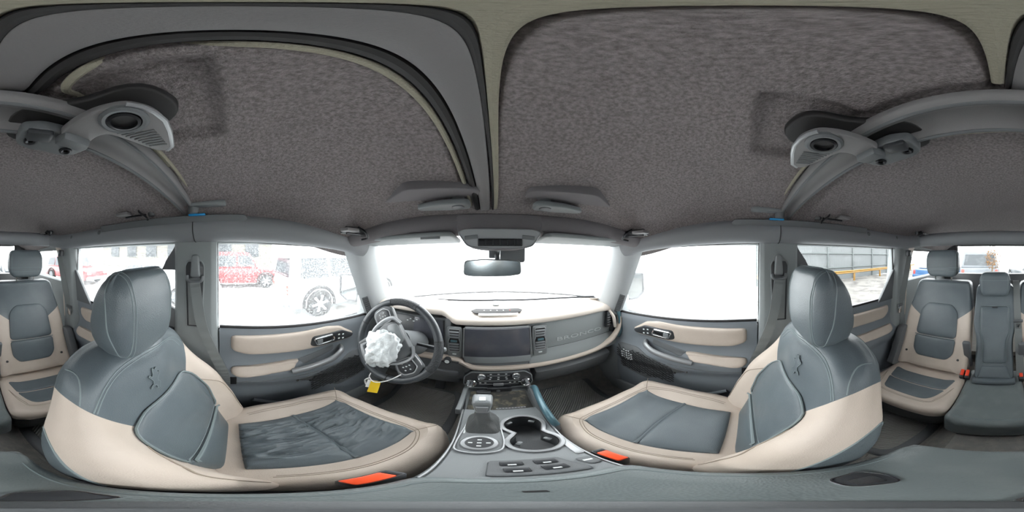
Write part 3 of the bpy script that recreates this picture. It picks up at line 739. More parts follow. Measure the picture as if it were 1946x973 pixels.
# exterior mirrors
for s in (-1, 1):
    nm = 'driver' if s < 0 else 'passenger'
    t = thing('wing_mirror', (s*.95, .80, -.25), 'white squared wing mirror outside the %s door window' % nm, 'mirror', 'wing mirrors')
    pts = rpoly([(s*.86, -.155), (s*.93, -.135), (s*1.045, -.14), (s*1.055, -.30), (s*.98, -.335), (s*.87, -.325), (s*.855, -.29)], .02)
    if s < 0: pts = list(reversed(pts))
    part('mirror_housing', 'paintw', t, (prism, pts, (0, .90, 0), (1, 0, 0), (0, 0, 1), .11, dict(bev=.015, seg=3)))
    part('mirror_rim', 'black', t, (tube, [(p.x, .787, p.y) for p in pts], .010, 8, True))
    g = [((p.x-s*.955)*.93+s*.955, (p.y+.24)*.92-.24) for p in pts]
    part('mirror_glass', 'mirrorm', t, (prism, g, (0, .790, 0), (1, 0, 0), (0, 0, 1), .004))
    part('mirror_arm', 'black', t, (tube, [(s*.73, .74, -.36), (s*.82, .80, -.36), (s*.92, .84, -.33)], .022, 10))
# ================================================================ SEATS
from mathutils import noise as mn
def chains(edges):
    """order loose edges into polylines"""
    adj = {}
    for a, b in edges: adj.setdefault(a, []).append(b); adj.setdefault(b, []).append(a)
    left = set(frozenset(e) for e in edges); out = []
    starts = [v for v in adj if len(adj[v]) == 1]+list(adj)
    for s in starts:
        while True:
            nx = [w for w in adj[s] if frozenset((s, w)) in left]
            if not nx: break
            ch = [s]; cur = s
            while True:
                nx = [w for w in adj[cur] if frozenset((cur, w)) in left]
                if not nx: break
                w = nx[0]; left.discard(frozenset((cur, w))); ch.append(w); cur = w
            out.append(ch)
    return [([v.co.copy() for v in c[:-1]] if c[0] is c[-1] else [v.co.copy() for v in c], c[0] is c[-1]) for c in out if len(c) > 2]
def rim(bm):
    return chains([tuple(e.verts) for e in bm.edges if len(e.link_faces) == 1])
def section(bm, co, no, keep=None):
    """the line where a plane meets a shell"""
    t = bm.copy(); r = bmesh.ops.bisect_plane(t, geom=t.verts[:]+t.edges[:]+t.faces[:], plane_co=V(co), plane_no=V(no).normalized(), dist=1e-6)
    es = [tuple(e.verts) for e in r['geom_cut'] if isinstance(e, bmesh.types.BMEdge) and (not keep or keep((e.verts[0].co+e.verts[1].co)/2))]
    c = chains(es); t.free(); return c
def piping(name, m, parent, chs, r=.0025, out=None):
    for pts, cl in chs:
        bm = B()
        L = sum((pts[i+1]-pts[i]).length for i in range(len(pts)-1)); n = max(6, int(L/.008))
        if L < .03: bm.free(); continue
        if cl: q = resamp(pts, n)
        else:
            step = L/n; q = [pts[0]]; acc = 0
            for i in range(1, len(pts)):
                acc += (pts[i]-pts[i-1]).length
                if acc >= step: q.append(pts[i]); acc = 0
            if (q[-1]-pts[-1]).length > 1e-4: q.append(pts[-1])
        if len(q) > 2: tube(bm, q, r, 6, closed=cl); obj(name, bm, m, parent)
        else: bm.free()
HORSE = [(0,-1.6),(.25,-1.5),(.2,-1.1),(.45,-.8),(.4,-.5),(.15,-.3),(.2,.0),(.45,.35),(.8,.5),(.9,.75),(.6,.7),(.5,.95),(.75,1.25),(.6,1.5),(.3,1.2),(.1,1.6),(-.05,1.3),(-.2,.8),(-.45,.5),(-.75,.9),(-.85,.7),(-.6,.25),(-.45,-.1),(-.55,-.5),(-.9,-.7),(-1.15,-1.1),(-.95,-1.1),(-.75,-.85),(-.35,-.75),(-.15,-1.05),(-.2,-1.4)]
def front_seat(s, dy, label, wrinkle):
    X = .363*s
    t = thing('car_seat', (X, .1+dy, -1.06), label, 'car seat', 'front bucket seats')
    # --- backrest
    yc = lambda z: dy+ip(z, [(-.76, -.015), (-.60, -.06), (-.41, -.135), (-.30, -.165), (-.22, -.195)])
    def fr(x, z):
        u = abs(x-X)
        return yc(z)+.06*sst(u, .13, .20)*(1-sst(z, -.50, -.30))+.018*(1-sst(u, 0, .12))*sst(z, -.42, -.30)
    bk = lambda x, z: yc(z)-.105-.012*math.cos(min(abs(x-X)/.25, 1)*math.pi/2)
    ol = rpoly([(X+a, b) for a, b in [(-.11, -.215), (.11, -.215), (.185, -.255), (.215, -.36), (.245, -.46), (.252, -.60), (.23, -.77), (-.23, -.77), (-.252, -.60), (-.245, -.46), (-.215, -.36), (-.185, -.255)]], .04)
    bm = B(); cushion(bm, ol, fr, bk, Rr=.035, n=168, cen=(X, -.46), nr=18, sidebulge=.006, Rb=.03)
    k = 1.75
    cut(bm, (X, 0, -.418), (0, 0, 1)); cut(bm, (X+.125, 0, -.418), (-k, 0, 1)); cut(bm, (X-.125, 0, -.418), (k, 0, 1))
    cut(bm, (0, dy-.185, -.60), (0, 1, .30))
    for q in (-1, 1): cut(bm, (X+q*.224, dy-.185, -.60), (-q*3.6, 1, .30))
    pl = lambda c, o: (c.y-(dy+o))+.30*(c.z+.60)
    sh = split_off(bm, lambda c: c.z > -.418+max(0, abs(c.x-X)-.125)*k and pl(c, -.185) > 0)
    tr = split_off(bm, lambda c: pl(c, -.185) < max(0, 3.6*(abs(c.x-X)-.224)))
    hs_ = shell_surf(sh); rims = rim(sh); trims = rim(tr)
    sec = section(sh, (X, 0, 0), (0, 1, -.62), lambda c: 0)
    global SEAMS
    if s < 0:
        SEAMS = [trace(sh, P) for P in ([(345, 652), (326, 640), (300, 655), (262, 676), (225, 702), (200, 735), (182, 775), (170, 815)], [(341, 656), (322, 645), (299, 660), (264, 681), (229, 707), (205, 738), (188, 776), (177, 817)], [(124, 702), (140, 708), (150, 722), (153, 750), (152, 775), (158, 803)])]
    seams = [[V((-p.x, p.y+.03, p.z)) if s > 0 else p for p in L_] for L_ in SEAMS]
    edge = section(sh, (0, yc(-.25)-.022, -.235), (0, -.8, 1.0))
    sidec = [c for sx_ in (-1, 1) for c in section(sh, (X+.155*sx_, 0, -.3), (1, 0, .35*sx_), lambda c: c.y < yc(c.z)-.03)]
    obj('backrest', bm, 'tan', t)
    shp = obj('shoulder_panel', sh, 'dark', t)
    trp = obj('side_trim', tr, 'dark', t)
    piping('stitching', 'seam', shp, [(p, False) for p in seams if len(p) > 4], .0017)
    piping('piping', 'seam', trp, trims, .0022)
    sf = lambda a, b: V((a, fr(a, b), b))
    S = -1
    o1 = rpoly([(X+a, b) for a, b in [(-.095, -.378), (.095, -.378), (.150, -.425), (.160, -.50), (.148, -.603), (-.148, -.603), (-.160, -.50), (-.150, -.425)]], .02)
    o2 = rpoly([(X+a, b) for a, b in [(-.148, -.609), (.148, -.609), (.13, -.745), (-.13, -.745)]], .012)
    dt = lambda a, b: .0009*mn.noise(V(((a+b)*16, (a-b)*50, s)))
    ins = part('backrest_insert', 'dark', t, (pillow, sf, o1, .020, dict(side=S, detail=dt, pw=4, ts=[i/14 for i in range(14)]+[.97, 1])))
    lum = part('lumbar_insert', 'dark', t, (pillow, sf, o2, .016, dict(side=S, pw=4, ts=[i/10 for i in range(10)]+[.95, 1])))
    part('piping', 'seam', ins, (tube, onsurf(sf, resamp(o1, 60), .005, S), .003, 6, True))
    part('seam', 'seam', lum, (tube, onsurf(sf, [(X-.148+.296*i/20, -.606) for i in range(21)], .014, S), .004, 6))
    # bolster seams
    for q in (-1, 1):
        part('seam', 'tanseam', t, (tube, onsurf(sf, [(v.x, v.y) for v in cr([(X+q*.155, -.46, 0), (X+q*.19, -.50, 0), (X+q*.205, -.56, 0), (X+q*.20, -.70, 0)], 8)], .0008, S), .0016, 6))
    # embossed horse on the shoulder
    hx, hz = X-s*.035, -.305
    prism_pts = [(hx+p[0]*.019*s, hz+p[1]*.020) for p in HORSE]
    bm = B(); decal(bm, hs_, prism_pts, .003, S)
    obj('horse_emblem', bm, 'dark', t, smooth=False, label='embossed bucking horse on the shoulder panel')
    part('emblem_outline', 'seam', t, (tube, onsurf(hs_, resamp(prism_pts, 90), .003, S), .0009, 5, True))
    # --- headrest
    HX = .365*s
    hf = lambda x, z: dy-.168-.010*sst(z, -.10, -.03)-.006*(abs(x-HX)/.1)**2+.006*math.sin(min(1, max(0, (z+.225)/.19))*math.pi)
    hb = lambda x, z: dy+ip(z, [(-.24, -.262), (-.17, -.276), (-.10, -.262), (-.03, -.225)])
    ho = rpoly([(HX+a, b) for a, b in [(-.085, -.030), (.085, -.030), (.112, -.06), (.118, -.15), (.095, -.218), (.07, -.232), (-.07, -.232), (-.095, -.218), (-.118, -.15), (-.112, -.06)]], .02)
    bm = B(); cushion(bm, ho, hf, hb, Rr=.028, n=96, cen=(HX, -.13), nr=8, Rb=.028, sidebulge=.004)
    s1 = [c for q in (-1, 1) for c in section(bm, (HX+q*.080, 0, -.13), (1, 0, 0))]
    s2 = [c for q in (-1, 1) for c in section(bm, (HX+q*.088, 0, -.13), (1, 0, 0))]
    s3 = section(bm, (0, dy-.205, -.13), (0, 1, .12), lambda c: abs(c.x-HX) > .088)
    hr = obj('headrest', bm, 'dark', t)
    piping('stitching', 'seam', hr, s1, .0013); piping('stitching', 'seam', hr, s2, .0013); piping('seam', 'seam', hr, s3, .0016)
    for q in (-1, 1):
        part('headrest_post', 'chrome', t, (tube, [(HX+q*.06, dy-.222, -.20), (HX+q*.06, dy-.222, -.26)], .007, 10))
        part('post_collar', 'steel', t, (box, (HX+q*.06, dy-.222, -.226), (.05, .026, .014), None, .006))
    # --- cushion
    def H(x, y):
        u = abs(x-X); yy = y-dy
        return -.748+.048*sst(u, .125, .205)*(.6+.4*sst(yy, 0, .1))+.028*sst(yy, .28, .40)-.012*sst(.05-yy, 0, .08)
    co = rpoly([(X+a, b+dy) for a, b in [(-.205, -.07), (.205, -.07), (.235, .10), (.245, .30), (.205, .415), (.10, .435), (-.10, .435), (-.205, .415), (-.245, .30), (-.235, .10)]], .06)
    base = lambda x, y: -.90
    bm = B(); cushion(bm, co, H, base, Rr=.04, n=150, cen=(X, .18+dy), nr=16, axis='z', Rb=.02, sidebulge=.012)
    cut(bm, (0, 0, -.795), (0, 0, 1)); tr = split_off(bm, lambda c: c.z < -.795); tl = [c for c in rim(tr)]
    obj('seat_cushion', bm, 'tan', t); tp = obj('cushion_side', tr, 'black', t); piping('piping', 'seam', tp, tl, .002)
    sc_ = lambda a, b: V((a, b, H(a, b)))
    f1 = [(X+a, b+dy) for a, b in [(-.125, .015), (.125, .015), (.142, .18)]]
    cur = [(X+.142-.284*i/10, .18+dy+.022*math.sin(math.pi*i/10)) for i in range(11)]
    rear = rpoly([(X-.125, .015+dy), (X+.125, .015+dy)], 0)+[V(p) for p in cur]
    frnt = [V((p[0], p[1]-.003)) for p in reversed(cur)]+[V(p) for p in rpoly([(X+.16, .345+dy), (X+.12, .365+dy), (X-.12, .365+dy), (X-.16, .345+dy)], .01)]
    def wr(a, b):
        if not wrinkle: return .0008*mn.noise(V((a*20, b*20, 0)))
        f = mn.noise(V((a*60+b*8, b*13, 3))); g = mn.noise(V((a*28-b*4, b*9, 8)))
        return (.0085*(1-abs(f)*2.4)+.006*g)*sst(.135-abs(a-X), 0, .06)
    ts = [i/(34 if wrinkle else 16) for i in range(33 if wrinkle else 16)]+[.985, 1]
    part('cushion_insert', 'dark', t, (pillow, sc_, rear, .012, dict(side=1, detail=wr, ts=ts, n=170, cen=(X, .10+dy))))
    part('cushion_insert', 'dark', t, (pillow, sc_, frnt, .012, dict(side=1, detail=wr, ts=ts, n=170, cen=(X, .28+dy))))
    part('cushion_crease', 'dark', t, (tube, onsurf(sc_, [(p[0], p[1]-.0015) for p in cur], .0045), .0058, 8))
    inset = lambda d: [(X+(p.x-X)*(1-d/.24), .18+dy+(p.y-.18-dy)*(1-d/.25)) for p in resamp(co, 90) if p.y > .0+dy]
    for d in (.050, .057):
        pp = inset(d); k0 = max(range(len(pp)), key=lambda i: (V(pp[i])-V(pp[i-1])).length); pp = pp[k0:]+pp[:k0]
        part('seam', 'tanseam', t, (tube, onsurf(sc_, pp, .0006), .0012, 5))
    for q in (-1, 1):
        part('seam', 'tanseam', t, (tube, onsurf(sc_, [(X+q*(.15+.05*i/6), .352+dy+.025*i/6) for i in range(7)], .0006), .0012, 5))
    # --- frame, valance and runners
    part('seat_base', 'black', t, (prism, rpoly([(-.19, -.0), (.19, -.0), (.20, .34), (-.20, .34)], .03), (X, dy+.02, -.98), (1, 0, 0), (0, 1, 0), .09, dict(bev=.012)))
    part('side_valance', 'black', t, (prism, rpoly([(-.14, -.90), (-.14, -.80), (.02, -.775), (.36, -.84), (.38, -.90), (.30, -.94), (0, -.95)], .03), (X-s*.225, dy, 0), (0, 1, 0), (0, 0, 1), .022*1, dict(bev=.006)))
    part('side_valance', 'black', t, (prism, rpoly([(-.14, -.90), (-.14, -.80), (.02, -.775), (.36, -.84), (.38, -.90), (.30, -.94), (0, -.95)], .03), (X+s*.225-.011, dy, 0), (0, 1, 0), (0, 0, 1), .022*1, dict(bev=.006)))
    for q in (-1, 1):
        part('seat_runner', 'steel', t, (box, (X+q*.17, .14+dy, -1.03), (.04, .50, .06), None, .004))
        part('runner_foot', 'steel', t, (box, (X+q*.17, .14+dy, -.995), (.03, .40, .035), None, .004))
    return t
front_seat(-1, 0, 'tan and charcoal leather driver seat behind the steering wheel, its cushion insert creased', True)
front_seat(1, .03, 'tan and charcoal leather passenger seat behind the glovebox, its cushion insert smooth', False)
# buckles on the inner sides of the front seats
def buckle(loc, ang, label, col='redorange', tilt=0):
    t = thing('seat_belt_buckle', loc, label, 'seat belt buckle')
    x, y, z = loc; rm = Matrix.Rotation(ang, 3, 'Z') @ Matrix.Rotation(tilt, 3, 'X')
    part('housing', 'black', t, (box, V(loc)+rm @ V((0, 0, -.035)), (.026, .062, .075), rm, .006))
    part('release_button', col, t, (box, V(loc)+rm @ V((0, -.006, .004)), (.020, .046, .012), rm, .003))
    part('slot', 'black', t, (box, V(loc)+rm @ V((0, .022, .003)), (.018, .008, .010), rm, .001))
    part('stalk', 'steel', t, (tube, [V(loc)+rm @ V((0, 0, -.07)), V(loc)+V((0, -.01, -.16)), V(loc)+V((0, -.03, -.26))], .009, 8))
buckle((-.118, .095, -.585), 0, 'seat belt buckle with a red-orange button beside the driver seat cushion', 'orange')
buckle((.118, .172, -.635), 0, 'seat belt buckle with a red-orange button beside the passenger seat cushion', 'orange')

def rear_back(t, X, hw, s, all_dark=False):
    """outer rear seat back with its headrest; s = side of the door"""
    yc = lambda z: ip(z, [(-.86, -.86), (-.70, -.93), (-.40, -1.06), (-.18, -1.15)])
    fr = lambda x, z: yc(z)+.025*sst(abs(x-X), .14, .21)*(1-sst(z, -.48, -.30))
    bk = lambda x, z: yc(z)-.11
    ol = rpoly([(X+a, b) for a, b in [(-hw+.03, -.185), (hw-.03, -.185), (hw, -.40), (hw, -.82), (-hw, -.82), (-hw, -.40)]], .035)
    bm = B(); cushion(bm, ol, fr, bk, Rr=.025, n=120, cen=(X, -.5), nr=12)
    k = .75
    cut(bm, (X, 0, -.44), (0, 0, 1)); cut(bm, (X+.14, 0, -.44), (-k, 0, 1)); cut(bm, (X-.14, 0, -.44), (k, 0, 1))
    sh = split_off(bm, lambda c: c.z > -.44+max(0, abs(c.x-X)-.14)*k)
    ed = section(sh, (0, yc(-.21)-.005, -.205), (0, -.5, 1))
    obj('backrest', bm, 'tan', t); shp = obj('shoulder_panel', sh, 'dark', t); piping('seam', 'seam', shp, ed, .002)
    sf = lambda a, b: V((a, fr(a, b), b))
    o1 = rpoly([(X+a, b) for a, b in [(-.09, -.345), (.09, -.345), (.138, -.395), (.145, -.575), (-.145, -.575), (-.138, -.395)]], .03)
    o2 = rpoly([(X+a, b) for a, b in [(-.145, -.58), (.145, -.58), (.138, -.68), (.10, -.725), (-.10, -.725), (-.138, -.68)]], .02)
    i1 = part('backrest_insert', 'dark', t, (pillow, sf, o1, .014, dict(side=-1)))
    part('lumbar_insert', 'dark', t, (pillow, sf, o2, .012, dict(side=-1)))
    part('seam', 'seam', t, (tube, onsurf(sf, [(X-.142+.284*i/12, -.5775) for i in range(13)], .010, -1), .003, 6))
    for q in (-1, 1):
        part('grommet', 'black', t, (lathe, [(.0, -.001), (.008, -.001), (.008, .004), (.005, .006), (.0, .004)], sf(X+q*.175, -.705), (0, 1, .3), 14))
    # headrest
    hf = lambda x, z: -1.125-.01*sst(z, -.02, .05); hb = lambda x, z: -1.215
    hx = X+.01*s
    ho = rpoly([(hx+a, b) for a, b in [(-.105, .045), (.105, .045), (.128, .0), (.128, -.10), (.10, -.155), (-.10, -.155), (-.128, -.10), (-.128, .0)]], .025)
    bm = B(); cushion(bm, ho, hf, hb, Rr=.022, n=80, cen=(hx, -.055), nr=6)
    sm = [c for z in (-.085, -.112) for c in section(bm, (0, 0, z), (0, 0, 1), lambda c: c.y > -1.17)]+[c for q in (-1, 1) for c in section(bm, (hx+q*.112, 0, 0), (1, 0, 0))]
    hr = obj('headrest', bm, 'dark', t); piping('stitching', 'seam', hr, sm, .0015)
    for q in (-1, 1): part('headrest_post', 'chrome', t, (tube, [(hx+q*.065, -1.17, -.14), (hx+q*.065, -1.18, -.215)], .007, 8))
def rear_cush(t, X, hw, yf, dark=False, z0=-.83, out=0):
    H = lambda x, y: z0+.018*sst(abs(x-X), hw*.5, hw*.9)+.02*sst(y, yf-.12, yf)-.01
    co = rpoly([(X-hw, -1.0), (X+hw, -1.0), (X+hw, yf+.02), (X+hw-.05, yf+.045), (X-hw+.05, yf+.045), (X-hw, yf+.02)], .05)
    bm = B(); cushion(bm, co, H, lambda x, y: z0-.13, Rr=.03, n=120, cen=(X, -.74), nr=12, axis='z')
    sf = lambda a, b: V((a, b, H(a, b)))
    if dark:
        cut(bm, (0, yf+.012, 0), (0, 1, 0)); 
        obj('seat_cushion', bm, 'dark2', t)
        for d in (.028, .034): part('stitching', 'seam', t, (tube, onsurf(sf, [(X-hw+.03+(2*hw-.06)*i/16, yf+.045-d-.012) for i in range(17)], .0005), .0014, 5))
        return
    cut(bm, (0, 0, z0-.035), (0, 0, 1)); tr = split_off(bm, lambda c: c.z < z0-.035)
    obj('seat_cushion', bm, 'tan', t); obj('cushion_side', tr, 'black', t)
    m = -.725
    f1 = rpoly([(X-.19, -.83), (X+.19, -.83), (X+.165, m-.003), (X-.165, m-.003)], .01); f2 = rpoly([(X-.165, m+.003), (X+.165, m+.003), (X+.12, -.61), (X-.12, -.61)], [.005, .005, .04, .04])
    part('cushion_insert', 'dark', t, (pillow, sf, f1, .008, dict()))
    part('cushion_insert', 'dark', t, (pillow, sf, f2, .008, dict()))
    for e in (.0, .008):
        part('seam', 'tanseam', t, (tube, onsurf(sf, [(v.x, v.y) for v in cr([(X-.20, -.75, 0), (X-.165+e, -.63+e*-1, 0), (X-.12, -.585-e, 0), (X+.12, -.585-e, 0), (X+.165-e, -.63-e, 0), (X+.20, -.75, 0)], 6)], .0005), .0012, 5))
for s, lb in ((-1, 'rear outer seat behind the driver, tan edged with charcoal inserts'), (1, 'rear outer seat behind the passenger seat, tan edged with charcoal inserts')):
    X = .385*s
    t = thing('rear_seat', (X, -.75, -1.06), lb, 'rear seat', 'rear outer seats')
    rear_back(t, X, .235, s); rear_cush(t, X, .232, -.565)
    part('seat_base', 'black', t, (box, (X, -.76, -1.01), (.40, .36, .13), None, .015))
    part('side_bolster', 'plastd', t, (prism, rpoly([(-.86, -.84), (-.80, -.80), (-.93, -.52), (-.99, -.52), (-.98, -.84)], .02), (X+s*.24-.03, 0, 0), (0, 1, 0), (0, 0, 1), .05, dict(bev=.01)))
t = thing('rear_center_seat', (0, -.75, -1.06), 'narrow all charcoal middle rear seat with a fold-down armrest panel', 'rear seat')
yc = lambda z: ip(z, [(-.86, -.83), (-.70, -.90), (-.40, -1.03), (-.20, -1.11)])
fr = lambda x, z: yc(z)+.012*sst(abs(x), .06, .11)
bm = B(); cushion(bm, rpoly([(-.125, -.20), (.125, -.20), (.135, -.44), (.11, -.55), (.105, -.82), (-.105, -.82), (-.11, -.55), (-.135, -.44)], .03), fr, lambda x, z: yc(z)-.12, Rr=.02, n=100, cen=(0, -.5), nr=10)
obj('backrest', bm, 'dark', t)
sf = lambda a, b: V((a, fr(a, b), b))
o = rpoly([(-.09, -.335), (.09, -.335), (.09, -.50), (.068, -.56), (.068, -.70), (-.068, -.70), (-.068, -.56), (-.09, -.50)], .015)
ap = part('armrest_panel', 'dark', t, (pillow, sf, o, .016, dict(side=-1)), label='fold-down armrest panel with a pull tab')
part('seam', 'seam', ap, (tube, onsurf(sf, resamp(o, 50), .004, -1), .0022, 6, True))
part('pull_tab', 'black', ap, (box, sf(0, -.345)+V((0, .018, .008)), (.035, .006, .008), None, .002))
part('lower_pad', 'dark', t, (pillow, sf, rpoly([(-.07, -.715), (.07, -.715), (.09, -.80), (-.09, -.80)], .01), .012, dict(side=-1)))
bm = B(); cushion(bm, rpoly([(-.075, -.105), (.075, -.105), (.10, -.14), (.10, -.21), (.08, -.265), (-.08, -.265), (-.10, -.21), (-.10, -.14)], .03), lambda x, z: -1.02, lambda x, z: -1.14, Rr=.03, n=80, cen=(0, -.18), nr=6, Rb=.03)
sm = section(bm, (0, 0, -.155), (0, 0, 1), lambda c: c.y > -1.08)+[c for q in (-1, 1) for c in section(bm, (q*.082, 0, 0), (1, 0, 0))]
hr = obj('headrest', bm, 'dark', t); piping('stitching', 'seam', hr, sm, .0015)
part('headrest_base', 'black', t, (box, (0, -1.11, -.205), (.19, .10, .03), None, .01))
rear_cush(t, 0, .152, -.525, dark=True, z0=-.835)
part('rear_roll', 'dark', t, (tube, [(-.11, -.855, -.825), (0, -.85, -.822), (.11, -.855, -.825)], .028, 12))
part('seat_base', 'black', t, (box, (0, -.76, -1.01), (.26, .34, .13), None, .015))
for s, nm in ((1, 'passenger side'), (-1, 'driver side')):
    for k, off in enumerate((.010, .034) if s > 0 else (.012,)):
        which = (('outboard', 'inboard')[1-k]+' of the two red-orange rear buckles on the passenger side') if s > 0 else 'lone red-orange rear buckle on the driver side of the middle seat'
        buckle((s*.135+s*off*1.2-s*.005, -.86, -.775), 0, which, tilt=-.5)
t = None
for s, nm in ((1, 'passenger'), (-1, 'driver')):
    single('belt_recess_cover', (lambda b: (box(b, (s*.155, -.935, -.66), (.045, .03, .28), (-.35, 0, 0), .012), b)[1])(B()), 'plastd', (s*.155, -.935, -.66), 'grey upright cover above the rear buckles on the %s side' % nm, 'trim cover')
# ================================================================ DASHBOARD
dash = thing('dashboard', (0, .80, -.60), 'wide dashboard with pale top pad, centre screen and lettered glovebox panel', 'dashboard')
lipz = lambda x: -.338+.045*sst(-x, .19, .26)-.01*sst(abs(x), .55, .69)
yb = lambda x: ip(abs(x), [(0, .985), (.35, .955), (.55, .895), (.64, .84), (.69, .76)])
def toprof(x):
    z = lipz(x); e = sst(abs(x), .60, .69); yf = .742+.0*e
    b = yb(x)
    return [V((x, y, zz)) for y, zz in [(b, -.283-.02*e), (b-.04, -.276-.02*e), (yf+.10, z+.052-.01*e), (yf+.045, z+.040), (yf+.016, z+.032), (yf+.002, z+.020), (yf, z+.006), (yf+.006, z-.004), (yf+.03, z-.006), (yf+.05, z-.006), (b, -.36)]]
xs = [-.695+1.39*i/80 for i in range(81)]
bm = B(); loft(bm, [toprof(x) for x in xs]); obj('top_pad', bm, 'dashtop', dash, angle=60)
part('defrost_slot', 'black', dash, (tube, [(x, yb(x)-.016, -.276+.007) for x in [-.60+1.2*i/40 for i in range(41)]], .0055, 6))
part('light_sensor', 'knob', dash, (lathe, [(.020, -.002), (.019, .003), (.010, .006), (.0, .006)], (-.0, .90, -.276), (0, -.05, 1), 20))
# switch strip in the top pad with white label below
bm = B(); prism(bm, rpoly([(-.128, .004), (-.105, .028), (.112, .028), (.131, .010), (.115, -.014), (-.105, -.022)], .006), (0, .803, -.2885), (1, 0, 0), (0, 1, .20), .006, .002)
hz = obj('switch_strip', bm, 'gasket', dash)
for i, m in enumerate(('icon', 'icon', 'icon', 'icon', 'rediconm')):
    part('switch_icon', m, hz, (prism, [(-.003, -.003), (.003, -.003), (.0, .0035)] if i == 4 else [(-.0025, -.003), (.0025, -.003), (.0025, .003), (-.0025, .003)], (-.062+.032*i, .808, -.2815), (1, 0, 0), (0, 1, .2), .0016))
bm = B(); prism(bm, [(-.088, -.011), (.102, -.009), (.102, .006), (-.088, .004)], (0, .777, -.2925), (1, 0, 0), (0, 1, .28), .004)
lab = obj('paper_label', bm, 'paper', hz, label='white paper label strip')
for i in range(5): part('print_mark', 'plast', lab, (box, (-.070+.037*i, .775, -.2888), (.024, .004, .0008), None, 0))
# lower body: dark carrier behind everything
def mid(x):
    return [V((x, y, z)) for y, z in [(.80, -.34), (.775, lipz(x)-.002), (.768, -.40), (.766, -.512), (.735, -.540), (.722, -.572), (.722, -.600), (.74, -.612), (.79, -.66), (.86, -.74), (.98, -.78), (1.0, -.40)]]
bm = B(); loft(bm, [mid(x) for x in (.145, .155, .35, .55, .675)]); obj('passenger_panel', bm, 'pillar', dash, angle=45)
bm = B(); loft(bm, [[V((x, y, z)) for y, z in [(.90, -.32), (.88, -.34), (.80, -.50), (.745, -.52), (.735, -.56), (.722, -.572), (.73, -.600), (.735, -.70), (.80, -.76), (.98, -.78), (1.0, -.40)]] for x in (-.675, -.55, -.35, -.20, -.145)]); obj('driver_panel', bm, 'plastd', dash, angle=45)
bm = B(); loft(bm, [[V((x, y, z)) for y, z in [(.80, -.35), (.76, -.35), (.745, -.52), (.728, -.55), (.722, -.60), (.71, -.72), (.80, -.80), (.98, -.80), (1.0, -.40)]] for x in (-.146, 0, .146)]); obj('center_carrier', bm, 'plastd', dash, angle=45)
# glovebox lid seam and lower edge
part('glovebox_seam', 'black', dash, (tube, [(x, .7655 if k else .7655, -.514) for k, x in enumerate([.25+.42*i/10 for i in range(11)])], .0022, 6))
part('lower_glovebox', 'plastd', dash, (box, (.40, .80, -.685), (.46, .14, .13), (.35, 0, 0), .02))
part('knee_panel', 'plastd', dash, (box, (-.40, .80, -.685), (.46, .13, .14), (.30, 0, 0), .02))
bm = B(); text_bm(bm, 'BRONCO', (.445, .7665, -.470), (1, 0, 0), (0, .02, 1), .052, .0022)
for v in bm.verts: v.co.z = -.470+(v.co.z+.470)*.62; v.co.x = .445+(v.co.x-.445)*1.32
obj('lettering', bm, 'apil', dash, smooth=False, label='raised letters spelling the model name across the glovebox panel')
# pale lower trim band: full width, rising to the right end
P = cr([(-.66, .70, -.555), (-.50, .706, -.548), (-.30, .712, -.545), (-.185, .712, -.547), (-.125, .709, -.580), (-.08, .708, -.590), (.10, .708, -.592), (.30, .712, -.592), (.50, .708, -.585), (.60, .704, -.560), (.655, .695, -.515), (.685, .69, -.455), (.69, .695, -.40)], 8)
bm = B(); loft(bm, [[p+V((0, a, b)) for a, b in ((.03, .013), (.006, .013), (-.003, .007), (-.003, -.007), (.006, -.013), (.03, -.013))] for p in P]); obj('trim_band', bm, 'tan', dash, angle=60, label='pale tan band along the lower dashboard')
ss = part('start_button', 'black', dash, (lathe, [(.0, .012), (.014, .012), (.018, .010), (.020, .0), (.020, -.01)], (-.222, .709, -.547), (0, -1, .05), 24), (box, (-.19, .705, -.549), (.04, .008, .006), None, .002))
part('button_face', 'icon', ss, (lathe, [(.0, .0135), (.010, .0135), (.011, .012)], (-.222, .709, -.547), (0, -1, .05), 20))
# centre screen
bm = B(); prism(bm, rpoly([(-.150, -.345), (.152, -.345), (.165, -.525), (.14, -.572), (-.14, -.572), (-.163, -.525)], .012), (0, .742, 0), (1, 0, 0), (0, 0, 1), .016, .004)
sb = obj('screen_bezel', bm, 'plastd', dash)
prism_scr = part('touch_screen', 'screen', sb, (prism, rpoly([(-.146, -.350), (.146, -.350), (.149, -.524), (-.149, -.524)], .008), (0, .7265, 0), (1, 0, 0), (0, 0, 1), .004, dict(bev=.001)), label='switched off dark touch screen')
for q in (-1, 1): part('bezel_edge', 'silver', sb, (tube, [(q*.150, .7235, -.347), (q*.153, .7235, -.525)], .0022, 6))
part('knurled_ledge', 'plast', sb, (prism, rpoly([(-.155, -.530), (.155, -.530), (.150, -.573), (-.145, -.573)], .012), (0, .862, 0), (1, 0, 0), (0, .25, 1), .010, dict(bev=.004)))
